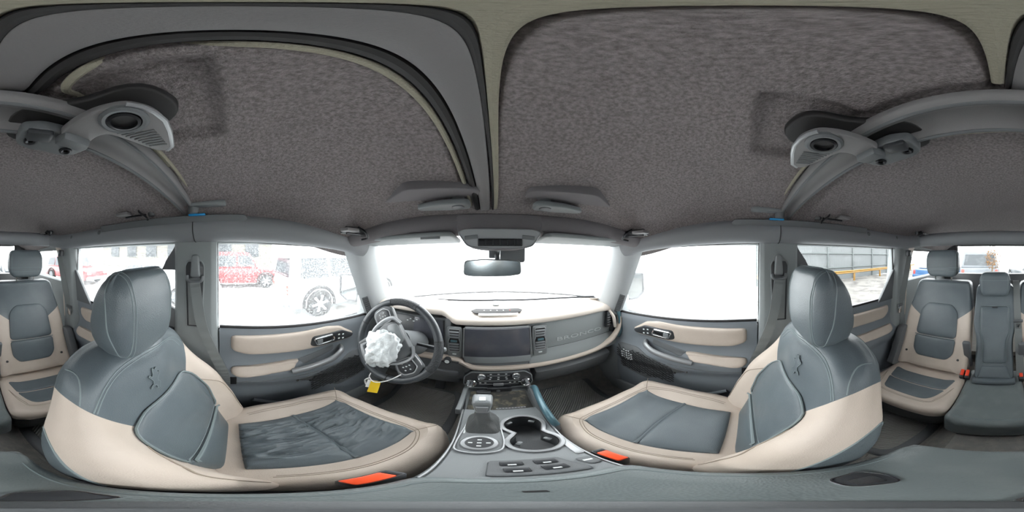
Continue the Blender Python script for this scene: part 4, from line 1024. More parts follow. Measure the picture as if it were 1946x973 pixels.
def vent_v(cx, s):
    pts = rpoly([(cx-.036, -.352), (cx+.036, -.352), (cx+.040, -.42), (cx+.036, -.535), (cx-.030, -.540), (cx-.040, -.42)], .012)
    v = part('air_vent', 'plast', dash, (prism, pts, (0, .752, 0), (1, 0, 0), (0, 0, 1), .018, dict(bev=.004)))
    inn = rpoly([(cx-.026, -.362), (cx+.026, -.362), (cx+.022, -.415), (cx+.028, -.435), (cx+.026, -.495), (cx-.024, -.495), (cx-.028, -.435), (cx-.022, -.415)], .006)
    part('vent_well', 'gasket', v, (prism, inn, (0, .7345, 0), (1, 0, 0), (0, 0, 1), .002))
    part('vent_rim', 'silver', v, (tube, [(p.x, .7325, p.y) for p in inn], .0024, 6, True))
    for z in (-.375, -.391, -.406, -.447, -.463, -.479):
        part('vane', 'plast', v, (box, (cx, .7305, z), (.046, .014, .0035), (.5, 0, 0), .001))
    part('vent_tab', 'teal', v, (box, (cx, .724, -.427), (.030, .010, .012), None, .003), label='blue-grey vent adjuster tab')
    part('tab_mark', 'icon', v, (box, (cx+.001, .7325, -.514), (.018, .003, .007), None, .001))
vent_v(-.197, -1); vent_v(.200, 1)
# end vent and grab handle by the passenger door
ev = part('air_vent', 'black', dash, (box, (.632, .752, -.410), (.030, .03, .110), (0, .08, -.2), .006))
for i in range(5): part('vane', 'plast', ev, (box, (.630, .735, -.375-.017*i), (.024, .006, .004), None, .001))
part('grab_handle', 'dashtop', dash, (tube, cr([(.640, .748, -.350), (.652, .722, -.385), (.655, .715, -.420), (.668, .722, -.465)], 6), .010, 10), label='pale grab handle at the end of the dashboard')
part('end_cap', 'teal', dash, (tube, cr([(.672, .735, -.335), (.690, .715, -.365), (.697, .705, -.43), (.690, .70, -.50), (.680, .71, -.54)], 6), .013, 10))
part('end_panel', 'black', dash, (box, (.672, .765, -.43), (.03, .05, .17), None, .01))
# instrument panel ahead of the steering wheel
ic = part('instrument_panel', 'black', dash, (prism, rpoly([(-.56, -.345), (-.25, -.330), (-.235, -.48), (-.30, -.50), (-.55, -.50)], .02), (0, .90, 0), (1, 0, 0), (0, .25, 1), .03, dict(bev=.006)))
part('display', 'screen', ic, (prism, rpoly([(-.42, -.345), (-.265, -.338), (-.255, -.455), (-.42, -.465)], .01), (0, .870, 0), (1, 0, 0), (0, .25, 1), .004), label='switched off dark gauge display')
for i in range(4): part('warning_lamp', 'icon', ic, (box, (-.46+.018*i, .775+.0, -.365+.012*(i % 2)), (.010, .003, .005), None, .001))
part('cluster_hood', 'plastd', dash, (loft, [[V((x, .80, -.318)), V((x, .745, -.312)), V((x, .75, -.325)), V((x, .80, -.335))] for x in (-.58, -.40, -.24)]))
for q in (-.245, -.60): part('hood_side', 'plastd', dash, (prism, [(.745, -.31), (.85, -.33), (.82, -.52), (.735, -.52)], (q, 0, 0), (0, 1, 0), (0, 0, 1), .03, dict(bev=.004)))
# light switch panel left of the wheel
lp = part('light_switch_panel', 'black', dash, (box, (-.59, .735, -.45), (.09, .02, .07), None, .008))
part('light_knob', 'knob', lp, (lathe, [(.02, 0), (.018, .012), (.0, .014)], (-.60, .725, -.45), (0, -1, 0), 20))
# climate panel
cp = part('climate_panel', 'black', dash, (prism, rpoly([(-.115, -.607), (.118, -.607), (.150, -.640), (.152, -.690), (.135, -.722), (-.130, -.722), (-.148, -.695), (-.146, -.640)], .01), (0, .792, 0), (1, 0, 0), (0, .12, 1), .018, dict(bev=.004)))
part('panel_rim', 'plast', cp, (tube, [(p.x, .7735+.12*p.y+.0, p.y) for p in rpoly([(-.115, -.609), (.118, -.609), (.148, -.640), (.150, -.690), (.133, -.720), (-.128, -.720), (-.146, -.695), (-.144, -.640)], .01)], .0028, 6, True))
yf = lambda z: .7735+.12*z
for x, z, r in ((-.070, -.632, .0185), (.078, -.632, .0185), (-.113, -.680, .0235), (.120, -.680, .0235)):
    k = part('climate_knob', 'black', cp, (lathe, [(r, 0), (r, .012), (r*.93, .016), (r*.75, .014), (.0, .013)], (x, yf(z), z), (0, -1, .12), 30))
    part('knob_ring', 'chrome', k, (lathe, [(r*1.05, 0), (r*1.05, .013), (r*.9, .017), (r*.86, .015)], (x, yf(z), z), (0, -1, .12), 30), label='chrome knob ring')
    part('knob_mark', 'icon' if r < .02 else 'rediconm', k, (box, (x+(.0 if r < .02 else r*.55), yf(z)-.0145, z), (.010 if r < .02 else .004, .001, .004), None, 0))
for z, a, b in ((-.632, -.045, .053), (-.668, -.085, .092), (-.692, -.08, .09)):
    part('button_rule', 'silver', cp, (tube, [(a, yf(z)-.001, z), (b, yf(z)-.001, z)], .0016, 6))
for z, n_, x0, dx in ((-.621, 3, -.03, .033), (-.643, 3, -.03, .033), (-.656, 5, -.07, .036), (-.682, 2, -.075, .022), (-.682, 3, .052, .020)):
    for i in range(n_): part('button', 'icon', cp, (box, (x0+dx*i, yf(z)-.001, z), (.009, .003, .004), None, .001))
part('defrost_button', 'silver', cp, (box, (.002, yf(-.690)-.003, -.694), (.044, .008, .020), None, .003), label='silver trapezoid defrost button')
# pedals and footrest
for x, w, h in ((-.30, .055, .11), (-.42, .10, .06)):
    t = thing('foot_pedal', (x, .90, -.92), 'black %s pedal in the driver footwell' % ('accelerator' if w < .06 else 'brake'), 'pedal')
    part('pedal_pad', 'black', t, (box, (x, .86, -.88), (w, .015, h), (-.5, 0, 0), .006))
    part('pedal_arm', 'steel', t, (tube, [(x, .865, -.88), (x, .93, -.78), (x, .95, -.70)], .009, 8))

# ================================================================ CENTRE CONSOLE
con = thing('center_console', (0, .2, -1.0), 'dark grey centre console with cup holders, gear boot and padded lid between the seats', 'console')
cz = lambda y: ip(y, [(.11, -.610), (.20, -.630), (.27, -.643), (.45, -.665), (.52, -.700)])
# body
def cring(y, w, z):
    return [V((x, y, zz)) for x, zz in [(-w+.004, -1.03), (-w-.002, z-.05), (-w, z-.012), (-w+.010, z), (w-.010, z), (w, z-.012), (w+.002, z-.05), (w-.004, -1.03)]]
bm = B(); loft(bm, [cring(y, w, cz(y)-.002) for y, w in ((-.20, .095), (.11, .098), (.20, .104), (.30, .108), (.45, .118), (.50, .122))]+[cring(.505, .122, -.735), cring(.66, .140, -.742), cring(.72, .142, -.745)])
cb = obj('console_body', bm, 'plast', con, angle=45)
for s in (-1, 1):
    part('edge_line', 'silver', cb, (tube, [(s*(w-.004), y, z) for y, w, z in ((.12, .098, cz(.12)-.003), (.20, .104, cz(.2)-.003), (.30, .108, cz(.3)-.003), (.45, .118, cz(.45)-.003), (.50, .122, cz(.5)-.006))], .0024, 6))
    part('tray_side', 'plast', cb, (prism, [(.50, -.700), (.66, -.712), (.70, -.720), (.71, -.745), (.50, -.745)], (s*.135-.009, 0, 0), (0, 1, 0), (0, 0, 1), .018, dict(bev=.004)))
# storage tray with dusty rubber floor
part('tray_floor', 'dusty', con, (box, (.0, .595, -.736), (.225, .145, .008), None, .003))
part('usb_panel', 'black', con, (box, (.005, .672, -.722), (.10, .012, .034), None, .003), (box, (-.06, .66, -.735), (.06, .03, .03), None, .006))
part('socket', 'knob', con, (lathe, [(.008, 0), (.009, .004), (.006, .004), (.0, .001)], (.0, .664, -.722), (0, -1, 0), 16))
nb = part('name_bar', 'silver', con, (prism, rpoly([(-.048, -.006), (.048, -.006), (.048, .006), (-.048, .006)], .005), (.032, .512, -.699), (1, 0, 0), (0, .9, -.35), .003, dict(bev=.001)), label='small silver bar with raised dashes')
for i in range(9): part('dash_mark', 'black', nb, (box, (-.008+.010*i, .512, -.6955), (.006, .005, .0006), (-.36, 0, 0), 0))
# silver framed gear area
zf = lambda y: cz(y)+.004
sfc = lambda a, b: V((a, b, cz(b)))
gp = part('gear_panel', 'plast', con, (pillow, sfc, rpoly([(-.096, .245), (-.060, .232), (-.015, .245), (-.006, .30), (-.012, .455), (-.088, .455), (-.100, .31)], .022), .006, dict(n=80)))
part('panel_rim', 'silver', gp, (tube, onsurf(sfc, resamp(rpoly([(-.095, .247), (-.058, .234), (-.017, .247), (-.009, .30), (-.015, .452), (-.086, .452), (-.098, .31)], .022), 60), .0055), .0026, 6, True))
dl = part('mode_dial', 'silver', con, (lathe, [(.036, .0), (.036, .010), (.033, .016), (.026, .017), (.0245, .013)], sfc(-.055, .284), (0, .05, 1), 40), label='round silver drive mode dial')
part('dial_face', 'black', dl, (lathe, [(.0255, .010), (.0255, .014), (.0, .0145)], sfc(-.055, .284), (0, .05, 1), 32))
for a, b in ((0, 0), (0, .015), (0, -.015), (-.016, 0), (.016, 0)):
    part('dial_mark', 'icon', dl, (box, sfc(-.055+a, .284+b)+V((0, 0, .0152)), (.008, .004, .0008), None, 0))
part('gear_marks', 'icon', gp, (box, sfc(-.089, .385)+V((0, 0, .0075)), (.004, .018, .001), None, 0), (box, sfc(-.090, .35)+V((0, 0, .0075)), (.004, .03, .001), None, 0))
part('boot_well', 'gasket', con, (pillow, sfc, rpoly([(-.084, .335), (-.024, .335), (-.020, .45), (-.082, .45)], .012), .0075, dict(n=50)))
def bootring(k):
    f = k/14; cx, cy = -.052-.002*f, .392+.006*f; z = zf(.39)+.004+.105*f
    w = .027*(1-f)**1.3+.0135+.003*math.sin(f*9); l = .046*(1-f)**1.3+.014+.002*math.sin(f*11+1)
    out = []
    for i in range(36):
        a = 2*math.pi*i/36; rr = 1+.10*math.sin(a*5+f*7)*math.sin(f*3.1)*(1-f*.4)
        c, s_ = math.cos(a), math.sin(a); e = .55+.45*f
        out.append(V((cx+w*rr*math.copysign(abs(c)**e, c), cy+l*rr*math.copysign(abs(s_)**e, s_), z-.004*rr*math.sin(a*3))))
    return out
gs = thing('gear_selector', (-.052, .395, -.66), 'gear selector with clear silvery knob and wrinkled leather boot on the console', 'gear lever')
bm = B(); loft(bm, [bootring(k) for k in range(15)]); obj('shift_boot', bm, 'boot', gs, angle=80)
part('knob_collar', 'silver', gs, (loft, [[V((-.054+p.x*(1-.1*k), .398+p.y*(1-.1*k), -.550+.014*k)) for p in rpoly([(-.017, -.016), (.017, -.016), (.017, .016), (-.017, .016)], .007)] for k in (0, 1)]))
kn = part('gear_knob', 'knob', gs, (loft, [[V((-.054+p.x*w, .399+oy+p.y*w, z)) for p in rpoly([(-.020, -.022), (.020, -.022), (.022, .020), (-.022, .020)], .009)] for z, w, oy in ((-.538, .85, 0), (-.530, .95, 0), (-.505, 1.12, .001), (-.492, 1.22, .003), (-.484, 1.15, .004), (-.480, .95, .004), (-.479, .3, .004))]), label='silver gear knob')
part('knob_inlay', 'silver', kn, (loft, [[V((-.054+p.x*w, .376+oy, z+p.y*0)) for p in rpoly([(-.014, 0), (.014, 0)], 0)]+[V((-.054-p.x*w, .371+oy, z)) for p in rpoly([(-.012, 0), (.012, 0)], 0)] for z, w, oy in ((-.528, .8, .0), (-.495, 1.1, -.003))]))
part('knob_button', 'icon', kn, (box, (-.054, .3985, -.4785), (.016, .018, .003), None, .001))
# cup holders
ch_o = rpoly([(.042+.047*math.cos(a), .382+.047*math.sin(a)) for a in [math.pi*i/14 for i in range(-2, 17)]]+[(.018, .336)]+[(.045+.048*math.cos(a), .288+.048*math.sin(a)) for a in [math.pi*i/14+math.pi for i in range(-3, 18)]]+[(.075, .336)], 0)
mc = V((.0435, .335))
def lowz(o, k): return [V((mc.x+(p.x-mc.x)*k, mc.y+(p.y-mc.y)*k, 0)) for p in o]
oo = resamp(ch_o, 96)
def chr(off, z):
    out = []
    for i, p in enumerate(oo):
        a, b = oo[i-1], oo[(i+1) % 96]; tt = (b-a).normalized(); nn = V((tt.y, -tt.x)); q = p+nn*off; out.append(V((q.x, q.y, (cz(q.y) if z > -.2 else 0)+z)))
    return out
ch = part('cup_holder', 'gasket', con, (loft, [chr(.004, .006), chr(0, .007), chr(-.003, .004), chr(-.004, -.001)], False), angle=60)
bm = B(); loft(bm, [chr(.010, .001), chr(.008, .007), chr(.001, .0085), chr(-.002, .006)], False); obj('cup_rim', bm, 'silver', ch, label='silver rim round the twin cup holders')
carve(cb, [(p.x, p.y) for p in oo], -.80, -.50)
down = lambda k, z: [V((mc.x+(p.x-mc.x)*k, mc.y+(p.y-mc.y)*k, z)) for p in oo]
part('cup_well', 'plastd', ch, (loft, [chr(-.001, .003), down(.975, -.70), down(.95, -.735), down(.90, -.742), down(.4, -.744), down(.01, -.744)], False), angle=60)
for a, b, r_ in ((.012, .405, .6), (.070, .405, -.6), (.016, .290, 1.0), (.075, .300, -.9)):
    part('cup_finger', 'knob', ch, (box, sfc(a, b)+V((0, 0, -.016)), (.018, .011, .012), (0, 0, r_), .003))
part('side_pocket', 'silver', con, (pillow, sfc, rpoly([(.094, .30), (.104, .29), (.098, .20), (.082, .20), (.086, .25)], .006), .003, dict(n=40)))
# window switch plate just ahead of the lid, and the small oval inset
wp = part('window_switch_plate', 'plastd', con, (pillow, sfc, rpoly([(-.042, .135), (-.040, .205), (.052, .205), (.068, .150), (.066, .135)], .006), .005, dict(n=50)))
for a, b, w in ((-.012, .188, .028), (.030, .188, .030), (-.010, .160, .028), (.032, .162, .030)):
    part('window_switch', 'black', wp, (box, sfc(a, b)+V((0, 0, .007)), (w, .018, .008), None, .003))
    part('switch_icon', 'icon', wp, (box, sfc(a, b-.006)+V((0, 0, .0113)), (.010, .004, .001), None, 0))
oi = part('oval_inset', 'plastd', con, (pillow, sfc, rpoly([(.066, .185), (.092, .185), (.096, .155), (.074, .150)], .010), .004, dict(n=40)))
part('inset_icon', 'icon', oi, (box, sfc(.080, .170)+V((0, 0, .0048)), (.014, .005, .001), None, 0))
# passenger side grab bar
part('grab_bar', 'teal', con, (tube, cr([(.118, .36, -.655), (.112, .375, -.625), (.112, .42, -.612), (.118, .50, -.610), (.126, .565, -.618), (.128, .60, -.65)], 8), .0115, 12, dict(sx=1.25)), label='glossy blue-grey grab bar on the passenger side')
part('grab_bar_base', 'plastd', con, (prism, [(.35, -.70), (.36, -.655), (.42, -.632), (.58, -.636), (.61, -.66), (.61, -.73), (.36, -.73)], (.108, 0, 0), (0, 1, 0), (0, 0, 1), .022, dict(bev=.006)))
# padded lid
lo_ = rpoly([(-.100, -.225), (.100, -.225), (.103, .02), (.096, .118), (-.096, .118), (-.103, .02)], [.03, .03, .05, .02, .02, .05])
lid_t = lambda x, y: -.556-.010*sst(abs(x), .05, .10)-.014*sst(-y, .17, .225)
bm = B(); cushion(bm, lo_, lid_t, lambda x, y: -.600, Rr=.016, n=96, cen=(0, -.05), nr=8, axis='z', Rb=.004)
lid = obj('armrest_lid', bm, 'dark2', con)
part('lid_seam', 'seam', lid, (tube, [(.0+(p.x)*.86, -.05+(p.y+.05)*.90, lid_t(p.x*.86, p.y)+.0005) for p in resamp(lo_, 70)], .0012, 5, True))
ll = part('shiny_smear', 'black', lid, (prism, rpoly([(.022, -.088), (.030, -.052), (.060, -.054), (.072, -.092), (.045, -.100)], .010), (0, 0, -.558), (1, 0, 0), (0, 1, 0), .004, dict(bev=.0015)), label='glossy chrome edged patch in place of a shiny smear on the lid')  # shiny patch modelled for smeared hardware below the camera
part('smear_edge', 'chrome', ll, (tube, [(p.x, p.y, -.5545) for p in rpoly([(.022, -.088), (.030, -.052), (.060, -.054), (.072, -.092), (.045, -.100)], .010)], .0018, 6, True))
part('smear_face', 'chrome', ll, (prism, rpoly([(.030, -.084), (.034, -.060), (.050, -.062), (.052, -.090)], .006), (0, 0, -.555), (1, 0, 0), (0, 1, 0), .002))
l2 = part('shiny_smear', 'black', lid, (prism, rpoly([(-.040, -.036), (-.078, -.030), (-.080, -.062), (-.052, -.066)], .008), (0, 0, -.558), (1, 0, 0), (0, 1, 0), .004, dict(bev=.0015)), label='glossy chrome edged patch in place of a shiny smear on the lid')
part('smear_edge', 'chrome', l2, (tube, [(p.x, p.y, -.5545) for p in rpoly([(-.040, -.036), (-.078, -.030), (-.080, -.062), (-.052, -.066)], .008)], .0016, 6, True))
part('lid_button', 'gasket', lid, (box, (-.018, .068, -.556), (.012, .006, .003), None, .001))
part('console_rear', 'plast', con, (box, (0, -.215, -.80), (.20, .03, .42), None, .012))
# camera stand foot on the lid, in place of the blurred patch there
single('stand_foot', (lambda b: (lathe(b, [(.0, .0), (.034, .0), (.036, .004), (.030, .008), (.012, .012), (.011, .05), (.0, .05)], (EYE.x, 0, -.557), (0, 0, 1), 40), b)[1])(B()), 'plastd', (EYE.x, 0, -.556), 'round grey stand foot resting on the console lid', 'stand foot')

# ================================================================ STEERING WHEEL
C0 = V((-.385, .535, -.368)); tl = R(24); rot = R(-50)
wn = V((0, -math.cos(tl), math.sin(tl))).normalized()          # towards the driver
wx0 = V((1, 0, 0)); wz0 = wn.cross(wx0)*-1
wz0 = V((0, math.sin(tl), math.cos(tl)))
wx = wx0*math.cos(rot)+wz0*math.sin(rot); wz = -wx0*math.sin(rot)+wz0*math.cos(rot)
wp_ = lambda a, b, h=0: C0+wx*a+wz*b+wn*h
sw = thing('steering_wheel', C0, 'steering wheel turned to the right with silver spokes and a deflated white airbag hanging out', 'steering wheel')
rr = lambda a: .178+.004*math.cos(2*a)
rim_pts = [wp_(rr(a)*math.cos(a), rr(a)*math.sin(a)) for a in [2*math.pi*i/96 for i in range(96)]]
part('rim', 'leatherw', sw, (tube, rim_pts, .0165, 16, True))
for a0, a1 in ((R(20), R(62)), (R(118), R(160))):
    part('rim_grip', 'grip', sw, (tube, [wp_(rr(a)*math.cos(a), rr(a)*math.sin(a)) for a in [a0+(a1-a0)*i/16 for i in range(17)]], .0172, 16))
for a in (R(20), R(62), R(118), R(160), R(215), R(325)):
    part('rim_seam', 'gasket', sw, (tube, [wp_(rr(a)*math.cos(a)+.0168*math.cos(k)*math.cos(a), rr(a)*math.sin(a)+.0168*math.cos(k)*math.sin(a), .0168*math.sin(k)) for k in [2*math.pi*i/20 for i in range(20)]], .0014, 5, True))
hub = part('hub', 'plastd', sw, (lambda b, *a: prism(b, rpoly([(-.075, .055), (.075, .055), (.092, .0), (.070, -.060), (.035, -.085), (-.035, -.085), (-.070, -.060), (-.092, .0)], .025), wp_(0, 0, -.02), wx, wz, .045, .010, 3),))
for s in (-1, 1):
    P = [(s*a, b) for a, b in [(.078, .050), (.150, .055), (.172, .020), (.170, -.03), (.150, -.048), (.085, -.045)]]
    if s < 0: P = P[::-1]
    sp = part('side_spoke', 'plastd', sw, (prism, rpoly(P, .012), wp_(0, 0, -.018), wx, wz, .030, dict(bev=.006)))
    P = [(s*a, b) for a, b in [(.092, .030), (.135, .036), (.152, .015), (.148, -.018), (.130, -.030), (.092, -.024)]]
    if s < 0: P = P[::-1]
    pd = part('button_pad', 'black', sw, (prism, rpoly(P, .008), wp_(0, 0, .010), wx, wz, .008, dict(bev=.003)))
    part('pad_trim', 'silver', pd, (tube, [wp_(p.x*1.0+s*.0, p.y, .0185) for p in rpoly([(s*a, b) for a, b in [(.088, .034), (.137, .041), (.157, .017), (.153, -.022), (.132, -.035), (.088, -.028)]], .01)], .0024, 6, True))
    for a, b in ((.105, .012), (.120, .016), (.137, .012), (.105, -.008), (.120, -.010), (.136, -.008), (.121, .003)):
        part('button', 'icon', pd, (box, wp_(s*a, b, .0185), (.006, .006, .003), None, .001))
# silver trim running round the airbag cover and down into the open lower spoke
for s in (-1, 1):
    part('spoke_trim', 'silver', sw, (tube, cr([wp_(s*.055, .066, .018), wp_(s*.092, .046, .020), wp_(s*.100, .0, .020), wp_(s*.088, -.050, .018), wp_(s*.062, -.095, .016), wp_(s*.052, -.160, .010)], 6), .010, 10, dict(sx=.6)), label='satin silver spoke trim')
part('lower_spoke', 'silver', sw, (lambda b, *a: prism(b, rpoly([(-.060, -.120), (-.052, -.172), (.052, -.172), (.060, -.120), (.042, -.120), (.036, -.150), (-.036, -.150), (-.042, -.120)], .006), wp_(0, 0, .0), wx, wz, .014, .004),), label='open silver lower spoke')
part('lower_arm', 'plastd', sw, (tube, [wp_(-.045, -.08, .0), wp_(-.05, -.165, .0)], .013, 10), (tube, [wp_(.045, -.08, .0), wp_(.05, -.165, .0)], .013, 10))
# crumpled airbag hanging from the burst cover
from mathutils import noise as mn
bc = C0+V((-.035, -.045, -.03))
bm = B(); bmesh.ops.create_icosphere(bm, subdivisions=5, radius=1)
for v in bm.verts:
    d = v.co.normalized()
    f = mn.noise(d*1.8+V((3, 1, 0)))*.30+mn.noise(d*4.2)*.17-abs(mn.noise(d*5+V((0, 4, 1))))*.14+mn.noise(d*14)*.012
    k = 1+f
    # a drooping bag: fat in the middle, a tail at the lower left, a flap at the upper right
    e = V((d.x*.075, d.y*.045, d.z*.088))*k
    e += V((-.022, -.005, -.022))*max(0, -d.z)**1.5+V((.030, 0, .020))*max(0, d.z)*max(0, d.x+.3)
    v.co = bc+e
obj('airbag', bm, 'airbag', sw, angle=180, label='crumpled white airbag cloth hanging from the hub')
part('airbag_flap', 'knob', sw, (lambda b, *a: prism(b, rpoly([(-.070, .015), (-.060, .060), (.02, .060), (.03, .02), (-.02, .0)], .015), wp_(0, 0, .034), wx, wz, .006, .003),), label='torn grey flap of the airbag cover')
part('column_shroud', 'plastd', sw, (tube, [C0-wn*.02, C0-wn*.10+V((0, 0, -.01)), C0-wn*.20+V((0, 0, -.02))], [.055, .062, .068], 20))
t = thing('column_stalk', (-.28, .62, -.43), 'black wiper stalk behind the right side of the steering wheel', 'stalk')
part('stalk_arm', 'black', t, (tube, [(-.33, .615, -.405), (-.25, .60, -.40), (-.215, .595, -.40)], [.008, .009, .010], 10))
part('stalk_tip', 'knob', t, (lathe, [(.0105, 0), (.0105, .014), (.006, .018), (.0, .018)], (-.215, .595, -.40), (1, 0, 0), 14))
t = thing('column_stalk', (-.47, .62, -.40), 'black turn signal stalk behind the left side of the steering wheel', 'stalk')
part('stalk_arm', 'black', t, (tube, [(-.41, .615, -.395), (-.48, .60, -.385), (-.515, .595, -.385)], [.008, .009, .010], 10))
part('stalk_tip', 'knob', t, (lathe, [(.0105, 0), (.0105, .014), (.006, .018), (.0, .018)], (-.515, .595, -.385), (-1, 0, 0), 14))
# tag on a string
t = thing('hanging_tag', (-.415, .44, -.56), 'yellow paper tag on a white string tied to the bottom of the steering wheel', 'tag')
w0 = at_y(762, 712, .45); k0 = at_y(703, 718, .44)
part('string', 'paper', t, (tube, cr([at_y(712, 700, .47), at_y(703, 712, .445), k0, at_y(712, 726, .435), at_y(735, 724, .44), w0], 6), .0022, 6), (tube, cr([k0, at_y(694, 722, .44), at_y(697, 731, .437), at_y(704, 726, .435)], 6), .0035, 6))
tg = at_y(711, 735, .432)
tn = V((.62, -.66, .42)).normalized(); tx = V((.73, .68, 0)); tx = (tx-tn*tx.dot(tn)).normalized(); tx = (tx+V((0, 0, -.28))).normalized(); tx = (tx-tn*tx.dot(tn)).normalized(); ty = tn.cross(tx)
tm = Matrix((tx, ty, tn)).transposed()
part('paper_tag', 'yellow', t, (box, tg, (.036, .062, .0012), tm, 0), label='yellow paper tag')
part('plastic_sleeve', 'paper', t, (box, tg+tn*-.004+tx*-.012+ty*.012, (.036, .040, .0012), tm, 0))
part('airbag_cord', 'paper', sw, (tube, cr([wp_(.085, .055, .02), wp_(.125, .05, .012)+V((.01, 0, -.01)), wp_(.13, .0, .01)+V((.012, 0, -.02)), wp_(.10, -.03, .01)], 7), .0016, 6))

# ================================================================ HEADER: MIRROR, CONSOLE, VISORS
t = thing('rear_view_mirror', (-.02, .62, -.04), 'frameless rear view mirror hanging at the top of the windscreen', 'mirror')
mo = rpoly([(-.112, -.028), (-.108, .028), (-.04, .033), (.05, .030), (.108, .024), (.110, -.028), (.06, -.034), (-.08, -.033)], .014)
bm = B(); prism(bm, mo, (-.024, .628, -.044), (1, 0, .01), (0, 0, 1), .018, .006, 3); mh = obj('mirror_housing', bm, 'plast', t)
part('mirror_glass', 'mirrori', t, (prism, [(p.x*.95, p.y*.88) for p in mo], (-.024, .6098, -.044), (1, 0, .01), (0, -.004, 1), .002))
part('mirror_stem', 'plastd', t, (tube, [(-.005, .635, -.030), (-.005, .665, .0), (0, .70, .020)], .010, 10))
part('mount_bracket', 'plastd', t, (box, (-.024, .69, .018), (.030, .03, .055), None, .005))
part('sensor_pod', 'plastd', t, (prism, rpoly([(.008, -.030), (.012, .045), (.118, .045), (.116, -.028)], .012), (0, .730, 0), (1, 0, 0), (0, 0, 1), .045, dict(bev=.008)))
t = thing('overhead_console', (0, .58, .09), 'grey overhead console with a row of six dark switches above the mirror', 'overhead console')
oc = [(-.150, .085), (-.115, .032), (-.06, .022), (.06, .022), (.115, .032), (.150, .085), (.155, .150), (-.155, .150)]
bm = B(); prism(bm, rpoly(oc, .02), (0, .685, 0), (1, 0, 0), (0, .0, 1), .13, .012, 3); hs = obj('console_housing', bm, 'felt2', t)
fc = rpoly([(-.145, .082), (-.112, .034), (-.06, .026), (.06, .026), (.112, .034), (.145, .082), (.12, .092), (-.12, .092)], .012)
fp = part('face_panel', 'apil', t, (prism, fc, (0, .5560, 0), (1, 0, 0), (0, .0, 1), .006, dict(bev=.003)))
part('face_rim', 'silver', fp, (tube, [(p.x, .5495, p.y) for p in fc], .0022, 6, True))
part('switch_bank', 'black', fp, (box, (0, .548, .046), (.152, .008, .026), None, .004))
for i in range(6):
    part('roof_switch', 'steel', fp, (box, (-.0625+.025*i, .543, .046), (.0215, .006, .021), (.12, 0, 0), .003))
for s in (-1, 1): part('map_lamp', 'knob', fp, (box, (s*.098, .549, .064), (.045, .004, .014), (0, s*.1, 0), .003))
for s in (-1, 1):
    nm = 'driver' if s < 0 else 'passenger'
    t = thing('sun_visor', (s*.38, .62, .07), 'pale sun visor folded up above the windscreen on the %s side' % nm, 'sun visor', 'sun visors')
    vo = rpoly([(s*.165, .545), (s*.155, .70), (s*.600, .655), (s*.632, .50), (s*.40, .535)], .025)
    if s < 0: vo = vo[::-1]
    bm = B(); prism(bm, vo, (0, 0, .062), (1, 0, 0), (0, 1, 0.0), .018, .008, 3)
    for v in bm.verts: v.co.z += .008-.03*abs(v.co.x)*abs(v.co.x)-(v.co.y-.55)*.10
    vb = obj('visor_body', bm, 'pillar', t)
    part('pivot_rod', 'plastd', t, (tube, [(s*.60, .64, .055), (s*.59, .655, .066), (s*.50, .665, .064)], .006, 8))
    if s < 0:
        part('warning_label', 'plast', vb, (box, (s*.245, .548, .0655), (.075, .003, .010), None, .001), label='small printed label on the visor edge')
# ================================================================ FLOOR MATS
def mat_(name_pts, loc, label):
    t = thing('floor_mat', loc, label, 'floor mat')
    P = rpoly(name_pts, .05)
    x0, y0, z0 = loc
    slope = (lambda y: .10*sst(y, .72, .98)) if y0 > 0 else (lambda y: 0)
    f = lambda a, b: V((a, b, z0+slope(b)))
    part('mat_base', 'plastd', t, (pillow, f, P, .012, dict(n=80, ts=(0, .2, .4, .6, .8, .9, .95, 1))))
    g = lambda a, b: V((a, b, z0+.010+slope(b)))
    c = sum(P, V((0, 0)))/len(P); Q = [c+(p-c)*.82 for p in P]
    part('ribbed_field', 'mat_', t, (pillow, g, Q, .006, dict(n=80, ts=(0, .2, .4, .6, .8, .9, .97, 1))))
mat_([(-.60, .42), (-.17, .42), (-.17, .92), (-.58, .95)], (-.38, .65, -1.075), 'black ribbed rubber mat in the driver footwell')
mat_([(.17, .42), (.60, .42), (.58, .95), (.17, .92)], (.38, .65, -1.075), 'black ribbed rubber mat in the passenger footwell')
mat_([(-.62, -.62), (-.19, -.62), (-.19, -.28), (-.62, -.28)], (-.40, -.45, -1.075), 'black ribbed rubber mat behind the driver seat')
mat_([(.19, -.62), (.62, -.62), (.62, -.28), (.19, -.28)], (.40, -.45, -1.075), 'black ribbed rubber mat behind the passenger seat')
